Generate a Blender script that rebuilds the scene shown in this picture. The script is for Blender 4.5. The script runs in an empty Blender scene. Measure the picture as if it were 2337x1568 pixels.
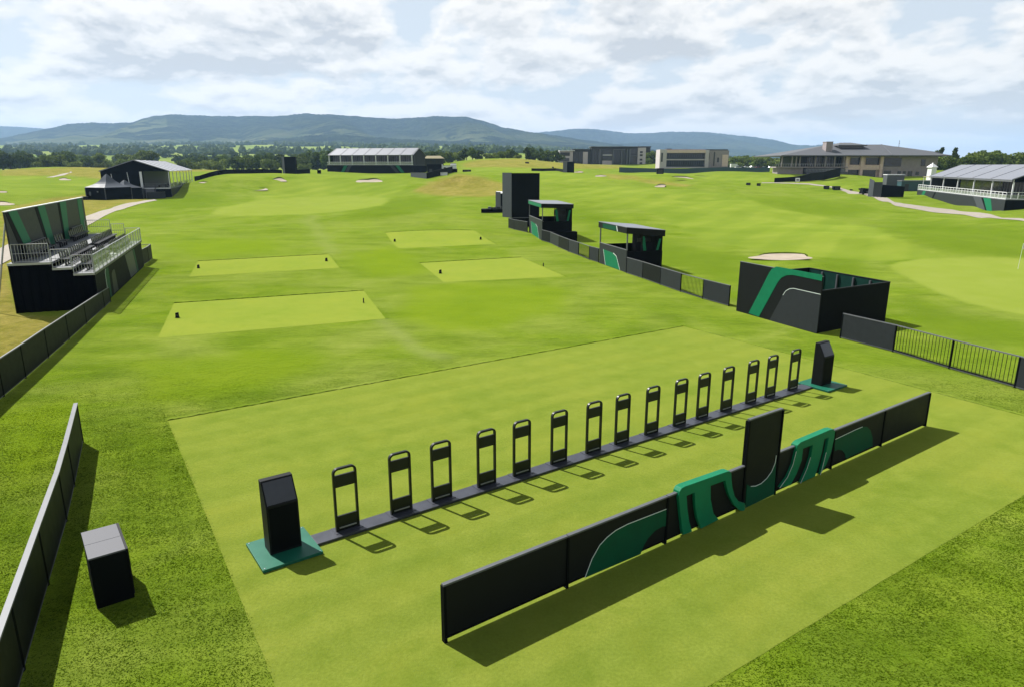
import bpy, math, random
import numpy as np
from mathutils import Vector
random.seed(7); RNG = np.random.default_rng(7)
SC = bpy.context.scene; COL = SC.collection
# ------------------------------------------------------------------ camera model (used to survey the site)
F, CX, CY, HY, CAMH = 1558., 1168.5, 784., 380., 9.
PIT = math.atan((CY-HY)/F); CP, SP = math.cos(PIT), math.sin(PIT)
def ray(x, y):
    u, v = (x-CX)/F, (CY-y)/F
    return np.array([u, CP+v*SP, -SP+v*CP])
def G(x, y, z=0.):
    d = ray(x, y); t = (z-CAMH)/d[2]
    return np.array([d[0]*t, d[1]*t, z])
def A(x, y, D):
    d = ray(x, y); t = D/d[1]
    return np.array([d[0]*t, D, CAMH+d[2]*t])
def project(X, Y, Z):
    Zc = Y*CP-(Z-CAMH)*SP; Yc = Y*SP+(Z-CAMH)*CP
    Zc = np.maximum(Zc, .01)
    return CX+F*X/Zc, CY-F*Yc/Zc
# ------------------------------------------------------------------ terrain heights
ctrl = []
for D in (8, 16, 28, 45, 65, 85, 108):
    for a in (-.9, -.45, 0, .45, .9): ctrl.append((a*D, D, 0.))
def cp(px, py, D):
    p = A(px, py, D); ctrl.append((p[0], p[1], p[2]))
for px, py, D in [(300,451,192),(395,451,195),(444,430,255),(560,470,140),(700,480,135),(600,440,215),(850,445,205),(1160,500,124),(1240,500,124),
    (2072,452,190),(2281,485,140),(2450,480,140),(1900,470,150),(1600,470,150),(1400,470,140),
    (750,393,300),(850,397,298),(943,398,296),(660,399,262),(500,400,238),(592,398,245),(985,407,238),(1040,396,262),
    (1917,404,277),(2110,400,295),(1770,396,300),(2010,442,205),(1780,417,245),(1950,432,225),
    (1280,375,520),(1476,377,505),(1510,386,455),(1655,385,462),(1413,394,380),(1650,394,380),(1760,397,370),
    (0,395,420),(177,385,420),(253,384,430),(400,388,430),(620,391,400),(150,411,290),(20,440,215),(15,465,165),
    (1202,366,430),(1100,366,420),(1060,374,400),(1200,392,320),(1300,395,300),(1340,405,250),(1520,427,215),(1550,408,262),(1700,423,235),
    (0,390,520),(300,390,520),(600,389,520),(900,385,520),(0,388,620),(400,388,620),(800,384,640),
    (0,374,800),(400,374,800),(800,374,800),(0,358,1200),(400,358,1200),(800,358,1200),(0,345,1700),(500,345,1700),(800,346,1700),
    (0,337,2400),(500,334,2400),(900,336,2400),(0,333,3400),(600,331,3400),(900,334,3400),
    (1150,366,540),(1150,361,800),(1150,352,1200),(1150,344,1800),(1150,339,2600),(1150,336,3400),
    (1700,386,560),(1700,383,800),(1700,379,1200),(1700,374,1800),(1700,370,2600),(1700,368,3400),
    (2250,390,340),(2250,386,520),(2250,383,800),(2250,380,1200),(2250,376,1800),(2250,372,3400),(2700,372,3400),(-400,333,3400)]:
    cp(px, py, D)
ctrl = np.array(ctrl)
def uw(x, y):
    y = np.maximum(y, 6.)
    return np.stack([3.2*x/(y+25), 2.2*np.log(y+25)], -1)
def tker(r2): return .5*r2*np.log(r2+1e-12)
_P = uw(ctrl[:,0], ctrl[:,1]); _n = len(_P)
_K = tker(((_P[:,None]-_P[None])**2).sum(-1))+2e-5*np.eye(_n)
_B = np.concatenate([np.ones((_n,1)), _P], 1)
_M = np.block([[_K, _B], [_B.T, np.zeros((3,3))]])
_W = np.linalg.solve(_M, np.concatenate([ctrl[:,2], np.zeros(3)]))
WAV = [(RNG.uniform(0,6.28), RNG.uniform(0,6.28), 6.28/l, a) for l, a in ((70,.42),(55,.38),(42,.30),(33,.25),(24,.15),(19,.12),(14,.07),(11,.05))]
WAVD = [RNG.uniform(0,6.28) for _ in WAV]
MOUNDS = []   # x, y, sx, sy, rot, h
def mound(px, py, D, sx, sy, rot, h):
    p = A(px, py, D); MOUNDS.append((p[0], p[1], sx, sy, rot, h))
mound(1052,440,208, 7.6,6,0.1,1.5); mound(1012,441,206,3,2.2,.3,.7); mound(1072,436,207,4,2.2,.1,.7); mound(1105,444,204,3.5,2.,.2,.7); mound(1035,434,208,2.6,1.6,-.1,.6); mound(1110,440,200,6,6,0,1.2)
mound(1490,420,238, 11,4,-.25,1.7); mound(1400,420,230,9,4,.1,.9); mound(1530,415,255,10,4,0,1.4)
mound(1720,440,205,16,7,-.2,1.2); mound(1850,470,150,10,5,-.3,.9); mound(1600,452,175,14,5,-.2,.8)
mound(1000,525,92,9,4,.1,.6); mound(850,500,120,10,5,0,.7); mound(1050,500,118,12,5,.1,.9); mound(650,520,98,12,3,.1,.45)
mound(1900,590,63,5,2.6,0,.5); mound(1430,470,150,9,4,0,.7); mound(1380,500,118,6,4,0,.6)
mound(90,400,350,14,12,0,1.5); mound(200,400,320,12,10,0,1.6); mound(40,385,420,20,14,0,1.5)
def sstep(a, b, x):
    t = np.clip((x-a)/(b-a), 0, 1); return t*t*(3-2*t)
def hz(x, y):
    x = np.asarray(x, float); y = np.asarray(y, float); shp = x.shape
    x = x.ravel(); y = y.ravel(); out = np.empty(len(x))
    for i in range(0, len(x), 20000):
        q = uw(x[i:i+20000], y[i:i+20000])
        k = tker(((q[:,None]-_P[None])**2).sum(-1))
        out[i:i+20000] = k@_W[:_n]+_W[_n]+q@_W[_n+1:]
    out *= sstep(100, 128, y)
    n = np.zeros(len(x))
    for (a, b, k, am), d in zip(WAV, WAVD):
        n += am*np.sin(k*(x*math.cos(d)+y*math.sin(d))+a+1.3*np.sin(.37*k*(x*math.sin(d)-y*math.cos(d))+b))
    side = sstep(12, 26, x-6-.1*y)            # the land right of the fence line rolls, the tee complex is level
    amp = np.maximum(sstep(80, 150, y)*.45, side*sstep(48, 75, y)*.8)
    out += n*amp
    for mx, my, sx, sy, r, h in MOUNDS:
        dx, dy = x-mx, y-my; c, s = math.cos(r), math.sin(r)
        out += h*np.exp(-.5*(((dx*c+dy*s)/sx)**2+((-dx*s+dy*c)/sy)**2))
    return out.reshape(shp)
def h1(x, y): return float(hz(np.array([x]), np.array([y]))[0])
def hit(px, py, d0=12., d1=3000.):
    D = np.exp(np.linspace(math.log(d0), math.log(d1), 700)); d = ray(px, py)
    X = d[0]*D/d[1]; Z = CAMH+d[2]*D/d[1]; g = hz(X, D)
    below = np.nonzero(Z <= g)[0]; i = below[0] if len(below) else 699
    return np.array([X[i], D[i], g[i]])
# ------------------------------------------------------------------ mesh + object helpers
class MB:
    def __init__(s): s.v = []; s.f = []
    def add(s, vs, fs):
        o = len(s.v); s.v += [tuple(map(float, q)) for q in vs]; s.f += [tuple(i+o for i in f) for f in fs]; return s
    def hexa(s, b, t):
        return s.add(list(b)+list(t), [(3,2,1,0),(4,5,6,7),(0,1,5,4),(1,2,6,5),(2,3,7,6),(3,0,4,7)])
    def box(s, x0, x1, y0, y1, z0, z1):
        return s.hexa([(x0,y0,z0),(x1,y0,z0),(x1,y1,z0),(x0,y1,z0)], [(x0,y0,z1),(x1,y0,z1),(x1,y1,z1),(x0,y1,z1)])
    def wall(s, p, q, th, a0, a1, b0=None, b1=None, off=0.):
        """upright slab from p to q (xy), z a0..a1 at p and b0..b1 at q"""
        b0 = a0 if b0 is None else b0; b1 = a1 if b1 is None else b1
        dx, dy = q[0]-p[0], q[1]-p[1]; l = math.hypot(dx, dy) or 1; nx, ny = -dy/l, dx/l
        o0, o1 = off-th/2, off+th/2
        P = lambda a, o, z: (a[0]+nx*o, a[1]+ny*o, z)
        return s.hexa([P(p,o0,a0),P(q,o0,b0),P(q,o1,b0),P(p,o1,a0)], [P(p,o0,a1),P(q,o0,b1),P(q,o1,b1),P(p,o1,a1)])
    def prism(s, poly, y0, y1):
        """polygon in (x,z) extruded along y"""
        n = len(poly); v = [(x,y0,z) for x,z in poly]+[(x,y1,z) for x,z in poly]
        f = [tuple(range(n)), tuple(range(2*n-1, n-1, -1))]+[(i,n+i,n+(i+1)%n,(i+1)%n) for i in range(n)]
        return s.add(v, f)
    def prismx(s, poly, x0, x1):
        """polygon in (y,z) extruded along x"""
        n = len(poly); v = [(x0,y,z) for y,z in poly]+[(x1,y,z) for y,z in poly]
        f = [tuple(range(n-1,-1,-1)), tuple(range(n, 2*n))]+[(i,(i+1)%n,n+(i+1)%n,n+i) for i in range(n)]
        return s.add(v, f)
    def tube(s, p, q, r, n=6, r2=None):
        p, q = Vector(p), Vector(q); d = (q-p).normalized(); r2 = r if r2 is None else r2
        a = d.orthogonal().normalized(); b = d.cross(a)
        v = [p+(a*math.cos(6.2832*i/n)+b*math.sin(6.2832*i/n))*r for i in range(n)]+[q+(a*math.cos(6.2832*i/n)+b*math.sin(6.2832*i/n))*r2 for i in range(n)]
        return s.add(v, [(i,(i+1)%n,n+(i+1)%n,n+i) for i in range(n)]+[tuple(range(n-1,-1,-1)), tuple(range(n,2*n))])
    def sweep(s, path, w, d):
        """rectangular bar w (in plane) x d (along y) swept along an (x,z) path"""
        n = len(path); v = []
        for i, (x, z) in enumerate(path):
            a = path[max(i-1,0)]; b = path[min(i+1,n-1)]; tx, tz = b[0]-a[0], b[1]-a[1]; l = math.hypot(tx,tz); nx, nz = -tz/l, tx/l
            v += [(x+nx*w/2,-d/2,z+nz*w/2),(x-nx*w/2,-d/2,z-nz*w/2),(x-nx*w/2,d/2,z-nz*w/2),(x+nx*w/2,d/2,z+nz*w/2)]
        f = [(0,1,2,3), tuple(4*(n-1)+k for k in (3,2,1,0))]
        for i in range(n-1):
            for k in range(4): f.append((4*i+k, 4*(i+1)+k, 4*(i+1)+(k+1)%4, 4*i+(k+1)%4))
        return s.add(v, f)
    def ribbon(s, pts, w, y0, y1):
        """thin strip of height w following (x,z) points"""
        for a, b in zip(pts[:-1], pts[1:]):
            tx, tz = b[0]-a[0], b[1]-a[1]; l = math.hypot(tx,tz) or 1; nx, nz = -tz/l*w/2, tx/l*w/2
            s.prism([(a[0]+nx,a[1]+nz),(a[0]-nx,a[1]-nz),(b[0]-nx,b[1]-nz),(b[0]+nx,b[1]+nz)], y0, y1)
        return s
    def mesh(s, name):
        import bmesh
        me = bpy.data.meshes.new(name); me.from_pydata(s.v, [], s.f)
        bm = bmesh.new(); bm.from_mesh(me); bmesh.ops.recalc_face_normals(bm, faces=bm.faces); bm.to_mesh(me); bm.free()
        return me
def link(name, me, m, parent=None):
    o = bpy.data.objects.new(name, me); COL.objects.link(o)
    if m is not None and not me.materials: me.materials.append(m)
    if parent is not None: o.parent = parent
    return o
def obj(name, mb, m, parent=None, label=None, bevel=0., smooth=False):
    me = mb.mesh(name); o = link(name, me, m, parent)
    if smooth: me.polygons.foreach_set('use_smooth', [True]*len(me.polygons))
    if bevel:
        b = o.modifiers.new('bevel', 'BEVEL'); b.width = bevel; b.segments = 2; b.limit_method = 'ANGLE'
    if label: o['label'] = label
    return o
def tag(o, label=None, cat=None, group=None, kind=None):
    for k, v in (('label',label),('category',cat),('group',group),('kind',kind)):
        if v: o[k] = v
    return o
def thing(name, label, cat, loc=(0,0,0), rz=0., group=None):
    o = bpy.data.objects.new(name, None); COL.objects.link(o); o.empty_display_size = .3
    o.location = tuple(float(c) for c in loc); o.rotation_euler = (0,0,rz)
    return tag(o, label, cat, group)
def dup(root, loc, rz=None, label=None, scale=None):
    r = root.copy(); COL.objects.link(r); r.location = tuple(float(c) for c in loc)
    if rz is not None: r.rotation_euler = (0,0,rz)
    if scale is not None: r.scale = scale
    if label: r['label'] = label
    for ch in list(root.children):
        c = ch.copy(); COL.objects.link(c); c.parent = r
        for g in ch.children:
            d = g.copy(); COL.objects.link(d); d.parent = c
    return r
def np_mesh(name, V, Fq, smooth=True):
    me = bpy.data.meshes.new(name); k = Fq.shape[1]
    me.vertices.add(len(V)); me.vertices.foreach_set('co', np.ascontiguousarray(V, dtype=np.float32).ravel())
    me.loops.add(Fq.size); me.loops.foreach_set('vertex_index', np.ascontiguousarray(Fq, dtype=np.int32).ravel())
    me.polygons.add(len(Fq)); me.polygons.foreach_set('loop_start', np.arange(0, Fq.size, k, dtype=np.int32))
    try: me.polygons.foreach_set('loop_total', np.full(len(Fq), k, dtype=np.int32))
    except Exception: pass
    me.update(calc_edges=True); me.polygons.foreach_set('use_smooth', np.full(len(Fq), smooth)); return me
def grid_faces(nr, nc):
    i = (np.arange(nr-1)[:,None]*nc+np.arange(nc-1)[None]).ravel()
    return np.stack([i, i+1, i+nc+1, i+nc], 1)
# ------------------------------------------------------------------ materials
class N:
    def __init__(s, name):
        s.m = bpy.data.materials.new(name); s.m.use_nodes = True; s.t = s.m.node_tree; s.b = s.t.nodes['Principled BSDF']
    def n(s, k, **kw):
        x = s.t.nodes.new(k)
        for a, v in kw.items(): setattr(x, a, v)
        return x
    def l(s, a, b): s.t.links.new(a, b)
    def noise(s, co, scale, detail=4, rough=.55, dist=0.):
        x = s.n('ShaderNodeTexNoise'); x.inputs['Scale'].default_value = scale; x.inputs['Detail'].default_value = detail
        x.inputs['Roughness'].default_value = rough; x.inputs['Distortion'].default_value = dist; s.l(co, x.inputs['Vector']); return x.outputs['Fac']
    def ramp(s, f, stops):
        x = s.n('ShaderNodeValToRGB'); e = x.color_ramp.elements
        while len(e) < len(stops): e.new(.5)
        for q, (p, c) in zip(e, stops): q.position = p; q.color = c if len(c) == 4 else (*c, 1)
        s.l(f, x.inputs['Fac']); return x.outputs['Color']
    def mix(s, f, a, b, mode='MIX'):
        x = s.n('ShaderNodeMix', data_type='RGBA', blend_type=mode)
        for sock, v in ((x.inputs['Factor'], f), (x.inputs['A'], a), (x.inputs['B'], b)):
            if hasattr(v, 'links'): s.l(v, sock)
            elif isinstance(v, (int, float)): sock.default_value = v
            else: sock.default_value = (*v, 1)
        return x.outputs['Result']
    def math(s, op, a, b=0.):
        x = s.n('ShaderNodeMath', operation=op)
        for sock, v in zip(x.inputs, (a, b)):
            if hasattr(v, 'links'): s.l(v, sock)
            else: sock.default_value = v
        return x.outputs[0]
    def co(s, kind='Object', scale=None):
        c = s.n('ShaderNodeTexCoord').outputs[kind]
        if scale is None: return c
        x = s.n('ShaderNodeMapping'); x.inputs['Scale'].default_value = scale; s.l(c, x.inputs['Vector']); return x.outputs[0]
    def bump(s, f, strength, dist):
        x = s.n('ShaderNodeBump'); x.inputs['Strength'].default_value = strength; x.inputs['Distance'].default_value = dist
        s.l(f, x.inputs['Height']); s.l(x.outputs[0], s.b.inputs['Normal'])
def solid(name, c, rough=.5, metal=0., var=.25, scale=3., spec=.5, trans=0.):
    q = N(name); f = q.noise(q.co(), scale, 5, .6)
    lo = tuple(v*(1-var) for v in c); hi = tuple(min(1, v*(1+var)) for v in c)
    q.l(q.ramp(f, [(.3, lo), (.7, hi)]), q.b.inputs['Base Color'])
    g = q.n('ShaderNodeMapRange'); g.inputs['To Min'].default_value = max(.02, rough-.08); g.inputs['To Max'].default_value = min(1, rough+.1)
    q.l(f, g.inputs['Value']); q.l(g.outputs[0], q.b.inputs['Roughness'])
    q.b.inputs['Metallic'].default_value = metal; q.b.inputs['Specular IOR Level'].default_value = spec
    return q.m
M = {}
M['dark'] = solid('charcoal_panel', (.0045,.0055,.0068), .55, var=.15, spec=.16)
M['darker'] = solid('black_panel', (.0014,.0024,.0036), .65, var=.2, spec=.08)
M['cloth'] = solid('black_cloth', (.0008,.0013,.0022), .95, var=.3, spec=.02)
M['graphite'] = solid('graphite_panel', (.020,.023,.028), .5, var=.12, spec=.2)
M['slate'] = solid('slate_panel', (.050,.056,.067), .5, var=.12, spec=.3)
M['metal_black'] = solid('black_powder_coat', (.004,.006,.006), .4, var=.2, spec=.35)
M['strip'] = solid('black_floor_plate', (.030,.033,.045), .36, var=.15)
M['green'] = solid('green_panel', (.002,.135,.062), .5, var=.1, spec=.2)
M['greenplate'] = solid('green_painted_plate', (.006,.095,.058), .45, var=.1, spec=.3)
M['greendark'] = solid('deep_green_panel', (.001,.058,.028), .55, var=.15, spec=.15)
M['alu'] = solid('galvanised_metal', (.36,.37,.39), .38, .6, var=.12)
M['cap'] = solid('pale_grey_rail', (.105,.11,.122), .5, .1, var=.1)
M['lid'] = solid('grey_lid', (.085,.087,.10), .6, var=.06, spec=.3)
M['capdark'] = solid('grey_rail', (.075,.08,.09), .45, .1, var=.1)
M['white'] = solid('white_paint', (.66,.67,.69), .5, var=.06)
M['line'] = solid('silver_trim_line', (.55,.62,.60), .35, var=.05)
M['deck'] = solid('grey_deck_boards', (.13,.135,.15), .6, var=.2, scale=8)
M['step'] = solid('pale_step_boards', (.26,.27,.29), .6, var=.15, scale=6)
M['seat'] = solid('black_plastic_seat', (.006,.006,.010), .35, var=.2)
M['tentroof'] = solid('silver_grey_roof_sheet', (.145,.155,.185), .5, var=.06, scale=.4)
M['tentroof2'] = solid('pale_silver_roof_sheet', (.27,.28,.31), .5, var=.06, scale=.4)
M['slateroof'] = solid('slate_roof', (.075,.08,.09), .6, var=.12, scale=1.2)
M['stone'] = solid('buff_stone', (.60,.46,.385), .85, var=.15, scale=1.5)
M['stonelight'] = solid('pale_stone', (.45,.41,.42), .85, var=.08, scale=1.)
M['stonegrey'] = solid('grey_stone', (.26,.226,.228), .85, var=.14, scale=1.2)
M['tealdark'] = solid('dark_teal_panel', (.004,.028,.022), .6, var=.15, spec=.1)
M['clad'] = solid('dark_cladding', (.020,.021,.026), .6, var=.2)
M['bark'] = solid('tree_bark', (.055,.042,.03), .95, var=.3)
M['tan'] = solid('thatched_roof', (.26,.23,.14), .95, var=.25)
M['tyre'] = solid('black_rubber', (.012,.012,.012), .8)
M['teal'] = solid('teal_container_side', (.02,.06,.075), .5, var=.12)
def glass(name, c, rough=.12):
    m = solid(name, c, rough, var=.3, scale=.35); return m
M['glass'] = glass('dark_window_glass', (.018,.022,.026))
M['pane'] = None
q = N('clear_balustrade_glass')
q.b.inputs['Base Color'].default_value = (.75,.82,.76,1); q.b.inputs['Roughness'].default_value = .15; q.b.inputs['Alpha'].default_value = .30
q.l(q.ramp(q.noise(q.co(), .6), [(.3,(.30,.36,.28)),(.7,(.48,.53,.45))]), q.b.inputs['Base Color']); M['pane'] = q.m
# sand
q = N('bunker_sand'); c = q.co()
q.l(q.ramp(q.noise(c, .8, 6), [(.3,(.25,.205,.155)),(.7,(.33,.28,.215))]), q.b.inputs['Base Color']); q.b.inputs['Roughness'].default_value = .95
q.bump(q.noise(c, 5, 4), .5, .08); M['sand'] = q.m
q = N('gravel_path'); c = q.co()
q.l(q.ramp(q.noise(c, 1.5, 7, .7), [(.25,(.20,.175,.145)),(.75,(.30,.265,.225))]), q.b.inputs['Base Color']); q.b.inputs['Roughness'].default_value = .95; M['path'] = q.m
# mown turf of the tees
def sheen(q, w=.42):
    q.b.inputs['Sheen Weight'].default_value = w; q.b.inputs['Sheen Roughness'].default_value = .45; q.b.inputs['Sheen Tint'].default_value = (.62,.78,.10,1)
def turf(name, lo, hi, stripe=None, w=1.6):
    q = N(name); c = q.co()
    big = q.noise(c, .22, 3, .5); mid = q.noise(c, 1.3, 6, .62); fine = q.noise(c, 14, 5, .7)
    col = q.ramp(mid, [(.25, lo), (.75, hi)])
    col = q.mix(q.math('MULTIPLY', q.ramp(big, [(.35,(0,0,0)),(.7,(1,1,1))]), .38), col, (hi[0]*1.35, hi[1]*1.12, hi[2]*1.25))
    col = q.mix(1., col, q.ramp(fine, [(.2,(.70,.72,.66)),(.8,(1.22,1.20,1.25))]), 'MULTIPLY')
    spots = q.noise(c, .55, 4, .7, 1.2); yel = q.noise(c, .38, 5, .65, .8)
    col = q.mix(q.math('MULTIPLY', q.ramp(yel, [(.5,(0,0,0)),(.68,(1,1,1))]), .35), col, (hi[0]*1.12, hi[1]*.98, hi[2]*.8))
    col = q.mix(q.math('MULTIPLY', q.ramp(spots, [(.55,(0,0,0)),(.75,(1,1,1))]), .5), col, (lo[0]*.75, lo[1]*.86, lo[2]*.7))
    if stripe:
        mp = q.n('ShaderNodeMapping'); mp.inputs['Rotation'].default_value = (0,0,-stripe); q.l(c, mp.inputs['Vector'])
        wv = q.n('ShaderNodeTexWave', wave_type='BANDS', bands_direction='Y'); wv.inputs['Scale'].default_value = .314/w; wv.inputs['Distortion'].default_value = 1.2
        wv.inputs['Detail Scale'].default_value = .6; q.l(mp.outputs[0], wv.inputs['Vector'])
        col = q.mix(1., col, q.ramp(wv.outputs['Fac'], [(.3,(.945,.965,.945)),(.7,(1.055,1.035,1.06))]), 'MULTIPLY')
    q.l(col, q.b.inputs['Base Color']); q.b.inputs['Roughness'].default_value = .9; q.b.inputs['Specular IOR Level'].default_value = .0; sheen(q)
    q.bump(q.mix(.5, fine, q.noise(c, 40, 3)), .5, .03); return q.m
E1 = math.atan2(11.19, 15.79)
M['tee'] = turf('fine_mown_tee_turf', (.083,.121,.013), (.127,.164,.025), E1)
M['tee2'] = turf('mown_tee_turf', (.114,.160,.018), (.150,.190,.028))
# ground
q = N('golf_course_grass'); c = q.co()
def attr(a):
    x = q.n('ShaderNodeAttribute'); x.attribute_name = a; return x.outputs['Fac']
big = q.noise(c, .038, 5, .6, 1.2); mid = q.noise(c, .35, 6, .62, .4); clump = q.noise(c, 2.6, 6, .68); fine = q.noise(c, 11, 6, .75)
col = q.ramp(mid, [(.30,(.046,.092,.0022)),(.5,(.072,.122,.0050)),(.70,(.112,.155,.013))])
col = q.mix(q.math('MULTIPLY', q.ramp(big, [(.42,(0,0,0)),(.60,(1,1,1))]), .65), col, (.116,.156,.020))
deep = q.noise(c, .07, 5, .6, 1.5); col = q.mix(q.math('MULTIPLY', q.ramp(deep, [(.50,(0,0,0)),(.66,(1,1,1))]), .6), col, (.060,.112,.0012))
pale = q.noise(c, .11, 5, .6, 1.0)
col = q.mix(q.math('MULTIPLY', q.ramp(pale, [(.44,(0,0,0)),(.66,(1,1,1))]), .6), col, (.140,.168,.036))
col = q.mix(1., col, q.ramp(clump, [(.25,(.76,.80,.7)),(.75,(1.20,1.17,1.2))]), 'MULTIPLY')
mow = q.ramp(q.noise(c, .12, 4, .6), [(.3,(.092,.138,.012)),(.7,(.132,.168,.024))])
mow = q.mix(1., mow, q.ramp(q.noise(c, .03, 3), [(.38,(.76,.84,.7)),(.62,(1.12,1.08,1.12))]), 'MULTIPLY')
mp2 = q.n('ShaderNodeMapping'); mp2.inputs['Rotation'].default_value = (0,0,.55); q.l(c, mp2.inputs['Vector'])
wv = q.n('ShaderNodeTexWave', wave_type='BANDS', bands_direction='X'); wv.inputs['Scale'].default_value = .042; wv.inputs['Distortion'].default_value = 2.2; wv.inputs['Detail Scale'].default_value = .25; wv.inputs['Detail'].default_value = 3; q.l(mp2.outputs[0], wv.inputs['Vector'])
mow = q.mix(1., mow, q.ramp(wv.outputs['Fac'], [(.35,(.90,.94,.88)),(.65,(1.08,1.05,1.1))]), 'MULTIPLY')
gr = q.ramp(q.noise(c, .3, 4), [(.3,(.126,.162,.022)),(.7,(.152,.182,.034))])
fes = q.ramp(q.noise(c, .16, 7, .7, .5), [(.25,(.066,.062,.009)),(.42,(.130,.105,.024)),(.60,(.200,.150,.050)),(.76,(.105,.115,.014))])
fes = q.mix(1., fes, q.ramp(q.noise(c, 1.4, 6, .75), [(.3,(.5,.5,.46)),(.7,(1.35,1.35,1.35))]), 'MULTIPLY')
streak = q.noise(q.co('Object', (.35,1.,1.)), .55, 6, .7, .6)
col = q.mix(1., col, q.ramp(streak, [(.34,(.66,.73,.6)),(.5,(1,1,1)),(.68,(1.28,1.2,1.4))]), 'MULTIPLY')
mow = q.mix(1., mow, q.ramp(streak, [(.32,(.88,.91,.86)),(.70,(1.09,1.07,1.1))]), 'MULTIPLY')
farc = q.ramp(q.noise(c, .0045, 5, .6, .8), [(.36,(.035,.065,.018)),(.46,(.10,.14,.035)),(.58,(.17,.19,.06)),(.7,(.09,.13,.03))])
col = q.mix(q.math('MULTIPLY', attr('lush'), .75), col, q.ramp(q.noise(c, .25, 5, .6), [(.3,(.072,.128,.0006)),(.7,(.112,.165,.0025))])); col = q.mix(q.math('MULTIPLY', attr('deep'), .8), col, q.ramp(q.noise(c, .25, 5, .6), [(.3,(.038,.080,.0010)),(.7,(.068,.118,.003))])); col = q.mix(attr('mow'), col, mow); col = q.mix(attr('green'), col, gr); col = q.mix(attr('worn'), col, (.19,.20,.085))
col = q.mix(attr('fescue'), col, fes); col = q.mix(attr('far'), col, farc)
col = q.mix(1., col, q.ramp(fine, [(.2,(.66,.70,.62)),(.8,(1.25,1.22,1.3))]), 'MULTIPLY')
q.l(col, q.b.inputs['Base Color']); q.b.inputs['Roughness'].default_value = .95; q.b.inputs['Specular IOR Level'].default_value = .0; sheen(q)
hgt = q.n('ShaderNodeMath', operation='MULTIPLY_ADD'); q.l(clump, hgt.inputs[0]); hgt.inputs[1].default_value = 2.2; q.l(fine, hgt.inputs[2])
bmp = q.n('ShaderNodeBump'); bmp.inputs['Distance'].default_value = .04; q.l(hgt.outputs[0], bmp.inputs['Height']); q.l(bmp.outputs[0], q.b.inputs['Normal'])
inv = q.math('SUBTRACT', 1., attr('mow')); q.l(q.math('MULTIPLY', inv, .8), bmp.inputs['Strength'])
M['ground'] = q.m
def leafmat(name, c1, c2, tr=.25):
    q = N(name); oi = q.n('ShaderNodeObjectInfo'); c = q.co('Object')
    col = q.ramp(q.noise(c, .9, 4, .6), [(.3, c1), (.7, c2)])
    hsv = q.n('ShaderNodeHueSaturation'); q.l(col, hsv.inputs['Color'])
    mr = q.n('ShaderNodeMapRange'); q.l(oi.outputs['Random'], mr.inputs['Value']); mr.inputs['To Min'].default_value = .65; mr.inputs['To Max'].default_value = 1.35
    q.l(mr.outputs[0], hsv.inputs['Value'])
    q.l(hsv.outputs[0], q.b.inputs['Base Color']); q.b.inputs['Roughness'].default_value = .9; q.b.inputs['Specular IOR Level'].default_value = .1
    tl = q.n('ShaderNodeBsdfTranslucent'); q.l(hsv.outputs[0], tl.inputs['Color']); mx = q.n('ShaderNodeMixShader'); mx.inputs[0].default_value = tr
    q.l(q.b.outputs[0], mx.inputs[1]); q.l(tl.outputs[0], mx.inputs[2]); q.l(mx.outputs[0], q.t.nodes['Material Output'].inputs['Surface']); return q.m
M['leafdark'] = leafmat('dark_foliage', (.032,.060,.014), (.082,.120,.028))
M['leafmid'] = leafmat('mid_green_foliage', (.065,.105,.018), (.13,.17,.034))
M['leafpale'] = leafmat('yellow_green_foliage', (.085,.125,.022), (.15,.185,.045))
q = N('rough_grass_blade'); c = q.co(); big = q.noise(c, 2.1, 5, .6, .6); fin = q.noise(c, 7., 4, .6)
col = q.ramp(big, [(.3,(.033,.070,.0012)),(.5,(.049,.089,.0024)),(.72,(.074,.111,.007))])
col = q.mix(1., col, q.ramp(fin, [(.3,(.84,.87,.82)),(.7,(1.15,1.12,1.15))]), 'MULTIPLY')
q.l(col, q.b.inputs['Base Color']); q.b.inputs['Roughness'].default_value = .9; q.b.inputs['Specular IOR Level'].default_value = .0
tl = q.n('ShaderNodeBsdfTranslucent'); q.l(col, tl.inputs['Color']); mx = q.n('ShaderNodeMixShader'); mx.inputs[0].default_value = .4
q.l(q.b.outputs[0], mx.inputs[1]); q.l(tl.outputs[0], mx.inputs[2]); q.l(mx.outputs[0], q.t.nodes['Material Output'].inputs['Surface']); M['blade'] = q.m
q = N('hill_woods'); c = q.co()
woods = q.ramp(q.noise(c, .02, 6, .7), [(.34,(.001,.004,.003)),(.5,(.014,.024,.012)),(.66,(.040,.055,.024))])
fld = q.ramp(q.noise(c, .006, 3), [(.3,(.050,.075,.030)),(.7,(.13,.14,.065))])
col = q.mix(q.ramp(q.noise(c, .0026, 6, .66, .9), [(.475,(0,0,0)),(.515,(1,1,1))]), woods, fld)
a_ = q.n('ShaderNodeAttribute'); a_.attribute_name = 'field'
col = q.mix(a_.outputs['Fac'], woods, col)
q.l(col, q.b.inputs['Base Color']); q.b.inputs['Roughness'].default_value = 1.; q.b.inputs['Specular IOR Level'].default_value = .0
q.bump(q.noise(c, .022, 7, .72), 1., 45.); M['hill'] = q.m
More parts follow.
